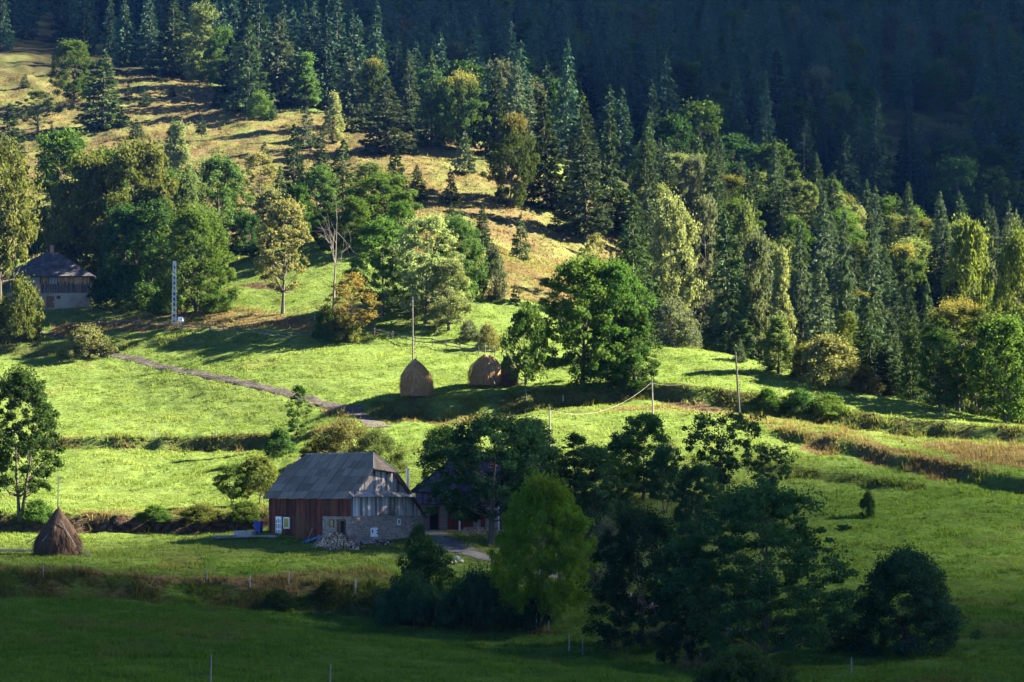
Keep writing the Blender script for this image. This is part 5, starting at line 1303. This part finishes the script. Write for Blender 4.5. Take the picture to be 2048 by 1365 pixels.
def build_props():
    x0, y0, z0, rz = build_barn(); build_farmhouse(); build_wooden_house()
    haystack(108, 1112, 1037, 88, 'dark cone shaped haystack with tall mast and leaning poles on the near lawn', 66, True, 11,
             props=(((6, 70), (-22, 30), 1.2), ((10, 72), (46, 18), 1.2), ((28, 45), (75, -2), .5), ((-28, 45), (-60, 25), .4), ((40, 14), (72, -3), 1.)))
    haystack(831, 797, 737, 64, 'brown haystack standing alone beside the tall thin pole', 10, False, 12, props=(((-4, 22), (-6, 2), 2.0),))
    haystack(970, 777, 727, 62, 'brown haystack, front one of the touching pair by the leafy tree', 14, False, 13, props=(((14, 20), (20, 1), 1.9), ((0, 38), (1, 28), 1.6)))
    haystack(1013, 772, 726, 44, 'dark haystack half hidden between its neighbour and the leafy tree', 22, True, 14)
    # poles, wires
    p1 = pole('utility_pole', ((826, 731), (825, 594)), .12, .09, 'rail', 'tall thin grey wooden pole behind the lone haystack', 'pole')
    p2 = pole('utility_pole', ((1480, 838), (1471, 705)), .13, .10, 'dark_pole', 'dark leaning wooden pole on the right field edge', 'pole')
    p3 = pole('wire_pole', ((1306, 834), (1304, 760)), .10, .08, 'pole', 'grey pole on the grass at the end of the brown bank', 'pole')
    p4 = pole('wire_pole', ((1101, 895), (1099, 815)), .10, .08, 'pole', 'grey pole with pale sagging rope above the orchard trees', 'pole')
    def sag(name, a, b, s, label):
        q = np.linspace(0, 1, 18)[:, None]; P = a + (b - a) * q - np.array([0, 0, s]) * 4 * q * (1 - q)
        m = MB(); m.tube(P, .012, 4); o = m.build(name, M['rope']); tag(o, label, 'rope')
    sag('rope', p4 - np.array([0, 0, .3]), p3 - np.array([0, 0, .3]), 1.9, 'pale rope sagging between the two grey poles')
    sag('rope', p3 - np.array([0, 0, .4]), p2 - np.array([0, 0, .3]), 1.6, 'pale rope sagging from the grey pole up to the leaning dark pole')
    # lattice pole
    x, y, z = hit(348, 651); k = F / y; H = 129 / k
    o = empty('lattice_pole', (x, y, z), R(8), 'white concrete lattice power pole beside the rail fence', 'power pole'); m = MB()
    for sx in (-1, 1): slab(m, [(sx * .3 - .09, -.14, -.3), (sx * .3 + .09, -.14, -.3), (sx * .19 + .07, -.12, H), (sx * .19 - .07, -.12, H)], -.26)
    for i in range(12):
        t = i / 12; m.box((0, 0, t * H + .3), ((.64 - .34 * t) - .1, .2, .4))
    m.box((0, 0, H - .25), (.3, .22, .5)); m.build('shaft', M['pale_pole'], o)
    for i in range(3):
        q = MB(); q.tube([(.28, 0, H - .3 - i * .45), (.5, 0, H - .3 - i * .45)], .03, 5); q.tube([(.5, 0, H - .36 - i * .45), (.5, 0, H - .16 - i * .45)], .075, 7); q.build('insulator', M['black'], o)
    x, y, z = hit(361, 657); k = F / y
    o = empty('meter_box', (x, y, z), 0, 'small white electricity box on a post beside the lattice pole', 'meter box')
    m = MB(); m.box2((-.12, -.1, -.3), (.12, .1, 1.05)); m.build('post', M['pale_pole'], o)
    m = MB(); m.box2((-.36, -.18, 1.05), (.36, .18, 1.72)); m.build('cabinet', M['white'], o); m = MB(); m.box2((.02, -.2, 1.3), (.16, -.18, 1.5)); m.build('dial', M['black'], o)
    # stakes
    for px, b_, t_, lab in [(86,1155,1129,'grey fence stake on the bank top below the cone haystack'),(414,1161,1141,'fence stake in the dry weeds on the lower bank, below the red barn door'),(500,1174,1150,'fence stake in the dry weeds left of the barn corner'),
        (577,1169,1145,'pale fence stake in the dry weeds below the barn front'),(683,1171,1157,'short fence stake in the dry grass below the woodpile'),(710,1188,1160,'thick short post with a flat cap below the barn gable'),
        (753,1236,1199,'thin dark fence stake at the left end of the brambles'),(889,1240,1212,'pale fence stake in front of the brambles'),(1073,1258,1227,'yellowish fence stake under the bright rounded tree'),
        (1098,1266,1242,'fence stake just right of the yellowish one under the rounded tree'),(1138,1302,1268,'grey fence stake on the shaded lower meadow, left one of a pair'),(1165,1310,1277,'pale fence stake on the shaded lower meadow, right one of a pair'),
        (1254.6,1328,1297,'white fence stake left of the dark brambles at the bottom'),(1401,1331,1306,'white fence stake under the sycamore'),(1703,1346,1316,'dim fence stake right of the sycamore trunk'),
        (204,874,857,'thin fence stake on the left field above the weedy bank, nearest the tall dark tree'),(311,874,857,'thin fence stake in the middle of the weedy bank top'),(432,872,858,'thin fence stake on the weedy bank top toward the sapling'),
        (1462,790,770,'dark stake just left of the leaning pole'),(1560,791,774,'thin stake above the low green bush on the right bank'),(1686,807,795,'small stake on the lower end of the right field'),(1888,832,816,'small stake in front of the big rounded tree'),
        (1126,802,790,'small pale stake in the shade under the twin maples'),(630,640,622,'tiny pale stake beside the dead tree on the meadow')]:
        stake(px, b_, t_, lab, .06 if 'thick' not in lab else .12, 'stake' if 'dark' not in lab else 'dark_pole')
    for px, top, d, lab in [(421,1308,133,'tall grey fence stake at the bottom picture edge with a slanting brace'),(660,1328,138,'grey fence stake at the bottom picture edge below the barn')]:
        x, y, z = ground_at(px, d); zt = at_d(px, top, y)[2]; o = empty('fence_stake', (x, y, z), 0, lab, 'fence stake', 'stakes of the wire fences')
        m = MB(); m.tube([(0, 0, -.2), (.02, 0, zt - z)], [.055, .045], 6); m.build('post', M['pole'], o)
        if 'brace' in lab:
            m = MB(); m.tube([(0, 0, .4), (-.55, .1, 1.25)], [.02, .015], 5); m.build('brace', M['dark_pole'], o)
    rail_fence([(165,657),(234,654),(298,658),(360,661),(419,664),(474,668),(530,675),(581,681),(640,675)], 'grey two rail fence running from the wooden house past the lattice pole')
    rail_fence([(712,668),(785,679),(830,690),(865,693),(893,698),(920,703),(957,708),(990,713)], 'grey two rail fence running behind the tall thin pole')
    rail_fence([(1090,731),(1120,733),(1150,736),(1180,742)], 'short piece of rail fence under the twin maples')
    # dead tree
    x, y, z = hit(664, 680); T = dead_tree_mesh(3, (680 - 437) / (F / y)); o = empty('dead_tree', (x, y, z), 0, 'bare dead tree with pale broken limbs on the meadow edge', 'tree'); T.build('trunk', M['bark_mid'], o)
    x, y, z = hit(988, 1165)
    for px, base, top in ((985, 1178, 1140), (1000, 1185, 1128)):
        x, y, z = hit(px, base); T = dead_tree_mesh(int(px), (base - top) / (F / y)); o = empty('bare_sapling', (x, y, z), 0, 'thin bare sapling right of the brambles, ' + ('taller one' if px == 1000 else 'shorter one'), 'sapling'); T.build('trunk', M['bark'], o)
    # things round the barn, in the barn's own frame
    cz, sz = math.cos(rz), math.sin(rz)
    def bw(a, c): xx, yy = x0 + cz * a - sz * c, y0 + sz * a + cz * c; return xx, yy, float(terrain(xx, yy)[0])
    g = np.random.default_rng(9)
    x, y, z = ground_at(517, 251.0); o = empty('plastic_bin', (x, y, z), R(-20), 'blue plastic bin with a lid at the left end of the barn', 'bin')
    m = MB(); slab(m, [(-.38, -.34, .08), (.38, -.34, .08), (.38, .34, .08), (-.38, .34, .08)], -.02); q = np.array([(-.36, -.32), (.36, -.32), (.36, .32), (-.36, .32)])
    V = np.concatenate([np.c_[q * .86, np.full(4, .06)], np.c_[q * 1.12, np.full(4, 1.12)]]); m.add(V, [[0,1,5,4],[1,2,6,5],[2,3,7,6],[3,0,4,7],[3,2,1,0],[4,5,6,7]]); m.build('body', M['blue'], o)
    m = MB(); m.box2((-.44, -.4, 1.12), (.44, .42, 1.2)); m.box2((-.3, -.44, 1.1), (.3, -.4, 1.16)); m.build('lid', M['blue'], o)
    for sx in (-1, 1):
        m = MB(); m.tube([(sx * .3, .34, .1), (sx * .38, .34, .1)], .1, 10); m.build('wheel', M['black'], o)
    def planks(px, d, rows, ln, wd, rzz, label, name='lumber_stack'):
        x, y, z = ground_at(px, d); o = MB()
        for r in range(rows):
            for c in range(5): o.box2((-ln / 2 + g.uniform(-.3, .3), -wd / 2 + c * wd / 5, .03 + r * .07), (ln / 2 + g.uniform(-.3, .3), -wd / 2 + (c + .9) * wd / 5, .03 + r * .07 + .05), 0, g.uniform(0, 1))
        ob = o.build(name, M['grey_planks']); ob.location = (x, y, z + .02); ob.rotation_euler = (0, 0, rzz); tag(ob, label, 'lumber')
        BUILT.append((x, y, ln * .35))
    planks(455, 247.2, 4, 2.8, 1.2, R(8), 'low stack of grey boards on the lawn left of the pale block'); planks(515, 246.0, 3, 4.2, 1.3, R(-6), 'flat stack of grey boards on the lawn in front of the white door')
    x, y, z = ground_at(489, 247.6); m = MB(); m.box2((-1.0, -.5, .0), (1.0, .5, .62)); m.box2((-1.06, -.56, .62), (1.06, .56, .7)); o = m.build('concrete_trough', M['concrete']); o.location = (x, y, z); o.rotation_euler = (0, 0, R(-12)); tag(o, 'pale low block like trough between the board stacks', 'trough')
    # firewood
    cx_, cy_, cz_ = bw(.5, -2.0); m = MB(); cs = []
    for r in range(9):
        n = 26 - r * 2 - (r > 5) * 3
        for i in range(n):
            u = (i - n / 2 + .5) * .2 + (r % 2) * .1
            hgt = 1.75 * math.sqrt(max(0, 1 - (u / 2.75) ** 2))
            if .12 + r * .19 < hgt: cs.append((u, g.normal(0, .06), .1 + r * .185))
    logs(m, cs, .105, .9, (0, 1, 0), g); o = m.build('firewood_pile', [M['log_end'], M['log_bark']]); o.location = (cx_, cy_, cz_ - .05); o.rotation_euler = (0, 0, R(-24)); tag(o, 'large round topped pile of split firewood against the stone front of the barn', 'firewood pile')
    cx_, cy_, cz_ = bw(.9, 2.3); cx_ += .5; m = MB(); cs = [(g.normal(0, .65), g.normal(0, .35), g.uniform(.05, .2)) for _ in range(26)] + [(g.normal(0, .35), g.normal(0, .2), g.uniform(.3, .62)) for _ in range(16)]
    for c in cs: logs(m, [c], .085, .55, unit(np.array([g.normal(0, 1), g.normal(0, 1), g.normal(0, .35)])), g)
    o = m.build('firewood_heap', [M['log_end'], M['log_bark']]); o.location = (cx_, cy_ - .6, float(terrain(cx_, cy_ - .6)[0])); tag(o, 'small loose heap of split logs below the white hatch', 'firewood heap')
    cx_, cy_, cz_ = ground_at(962, 249.6); m = MB(); logs(m, [((i - 9 + .5 * (r % 2)) * .2, g.normal(0, .04), .1 + r * .18) for r in range(4) for i in range(18)], .1, .5, (0, 1, 0), g)
    o = m.build('firewood_stack', [M['log_end'], M['log_bark']]); o.location = (cx_, cy_, cz_); tag(o, 'stacked firewood under the terrace of the pale farmhouse', 'firewood stack')
    xx, yy, zz = bw(-2.6, -2.0)
    for i in range(5):
        m = MB(); m.tube([(-.1 - i * .14, -.7, 0), (.25 - i * .1, .15, 1.15 + g.uniform(-.15, .2))], .035, 5); o = m.build('leaning_stick', M['stake']); o.location = (xx + .25 * i, yy - .7 - .2 * i, zz); o.rotation_euler = (0, 0, rz); tag(o, 'grey stick leaning against the firewood pile', 'stick', 'sticks leaning on the firewood pile')
    m = MB(); n = 12; U, Vv = np.meshgrid(np.linspace(0, 1, n), np.linspace(0, 1, n)); hgt = .75 * (1 - Vv) ** 1.3 * (.5 + .5 * U) + .07 * np.sin(U * 9 + Vv * 7)
    P = np.stack([U * 1.2 - .9 * Vv, -Vv * 1.1, hgt + .05], -1).reshape(-1, 3); qi = [[i * n + j, i * n + j + 1, (i + 1) * n + j + 1, (i + 1) * n + j] for i in range(n - 1) for j in range(n - 1)]; m.add(P, qi); m.add(P - [0, 0, .03], [f[::-1] for f in qi])
    o = m.build('tarpaulin', M['cyan']); xx, yy, zz = bw(-5.3, -.5); o.location = (xx, yy, zz); o.rotation_euler = (0, 0, rz); tag(o, 'crumpled blue tarpaulin at the left end of the firewood pile', 'tarpaulin')
    xx, yy, zz = bw(-10.6, -.35); m = MB(); m.tube([(0, -.2, .05), (.35, .25, 1.35)], .025, 5); o = empty('broom', (xx, yy, zz + .05), rz, 'broom leaning against the red wall under the white window', 'broom'); m.build('handle', M['stake'], o); m = MB(); m.box((0, -.2, .06), (.35, .12, .14)); m.build('brush', M['tan_planks'], o)
    xx, yy, zz = bw(-6.2, -.3); m = MB(); m.tube([(0, -.2, -.05), (.25, .2, 1.2)], .035, 5); o = m.build('leaning_pole', M['stake']); o.location = (xx, yy, zz); o.rotation_euler = (0, 0, rz); tag(o, 'pale pole leaning on the red plank wall', 'pole')
    x, y, z = ground_at(15, 233.5); m = MB()
    for i in range(7): m.tube([(-2.2 + g.uniform(-.4, .4), i * .16, .1 + .07 * (i % 2)), (2.2 + g.uniform(-.6, .3), i * .18 + g.normal(0, .1), .1 + .07 * (i % 2))], .07, 6, 0, g.uniform(0, 1))
    o = m.build('pole_bundle', M['pole']); o.location = (x, y, z); tag(o, 'bundle of grey poles lying on the lawn left of the cone haystack', 'poles')
    # orchard
    x, y, z = ground_at(1260, 265); m = MB()
    for i in range(7): m.box2((-1.2, -.7 + i * .2, .42), (1.2, -.7 + i * .2 + .18, .48), 0, g.uniform(0, 1))
    for a in (-1.05, 1.05):
        for c in (-.6, .6): m.box2((a - .05, c - .05, -.1), (a + .05, c + .05, .42))
    o = m.build('plank_platform', M['grey_planks']); o.location = (x, y, z); tag(o, 'low grey plank platform under the orchard trees', 'platform')
    x, y, z = ground_at(1269, 254.5); m = MB()
    for i in range(9):
        c = (g.normal(0, .45), g.normal(0, .2), g.uniform(.05, .25)); m.box(c, g.uniform(.25, .55, 3) * np.array([1, 1, .6]), Matrix.Rotation(g.uniform(0, 3), 3, Vector(g.normal(size=3)).normalized()))
    o = m.build('white_heap', M['white']); o.location = (x, y, z); tag(o, 'low white heap on the orchard grass', 'heap')
    x, y, z = ground_at(1253, 248.5); m = MB(); m.tube([(0, 0, -.2), (0, 0, 1.9)], .13, 8); m.tube([(-.25, 0, 1.9), (.2, 0, 2.25)], .07, 6); m.tube([(.2, 0, 1.9), (.1, 0, 2.3)], .07, 6); o = m.build('garden_post', M['blue_roof']); o.location = (x, y, z); tag(o, 'dark bluish forked post in the orchard garden bed', 'post')
    x, y, z = ground_at(1261, 246.5); m = MB(); m.tube([(0, 0, -.2), (-.12, 0, .6)], .035, 6); o = m.build('garden_stick', M['stake']); o.location = (x, y, z); tag(o, 'pale short stick beside the dark forked post', 'stick')
    for px, d in ((878,226),(886,228),(893,227),(900,229),(908,229.5),(914,231),(880,230),(922,230)):
        x, y, z = ground_at(px, d); me = bpy.data.meshes.new('stone')
        m = MB(); V, Fc = tube([(0, 0, -.15), (0, 0, .0), (0, 0, .15), (0, 0, .22)], [.25, .32, .24, .08], 8); V = V * g.uniform(.7, 1.25, 3) + g.normal(0, .03, V.shape); m.add(V, Fc); m.Fs.append((np.array([[24 + i for i in range(8)]]), 0))
        o = m.build('stone', M['rock']); o.location = (x, y, z); o.rotation_euler = (0, 0, g.uniform(0, 6)); tag(o, 'pale rough stone beside the driveway', 'stone', 'stones beside the driveway')
    x, y, z = ground_at(1962, 722); m = MB(); m.tube([(-4, 0, .3), (4, .6, .5)], [.35, .25], 7); o = m.build('fallen_log', M['pole']); o.location = (x, y, z); tag(o, 'fallen pale trunk in the shaded clearing on the mountainside', 'log')
build_props()
plant_all()
forests()
make_grass()
def haze():
    b = MB(); b.box2((-750, -165, -40), (1150, 2010, 760))
    m, nt = new_mat('valley_haze'); v = N(nt, 'ShaderNodeVolumePrincipled'); v.inputs['Density'].default_value = HAZE_D
    v.inputs['Color'].default_value = HAZE_C; v.inputs['Anisotropy'].default_value = 0.2
    o = N(nt, 'ShaderNodeOutputMaterial'); L(nt, v, 0, o, 'Volume')
    tag(b.build('haze', m), kind='stuff')
if HAZE_D > 0: haze()
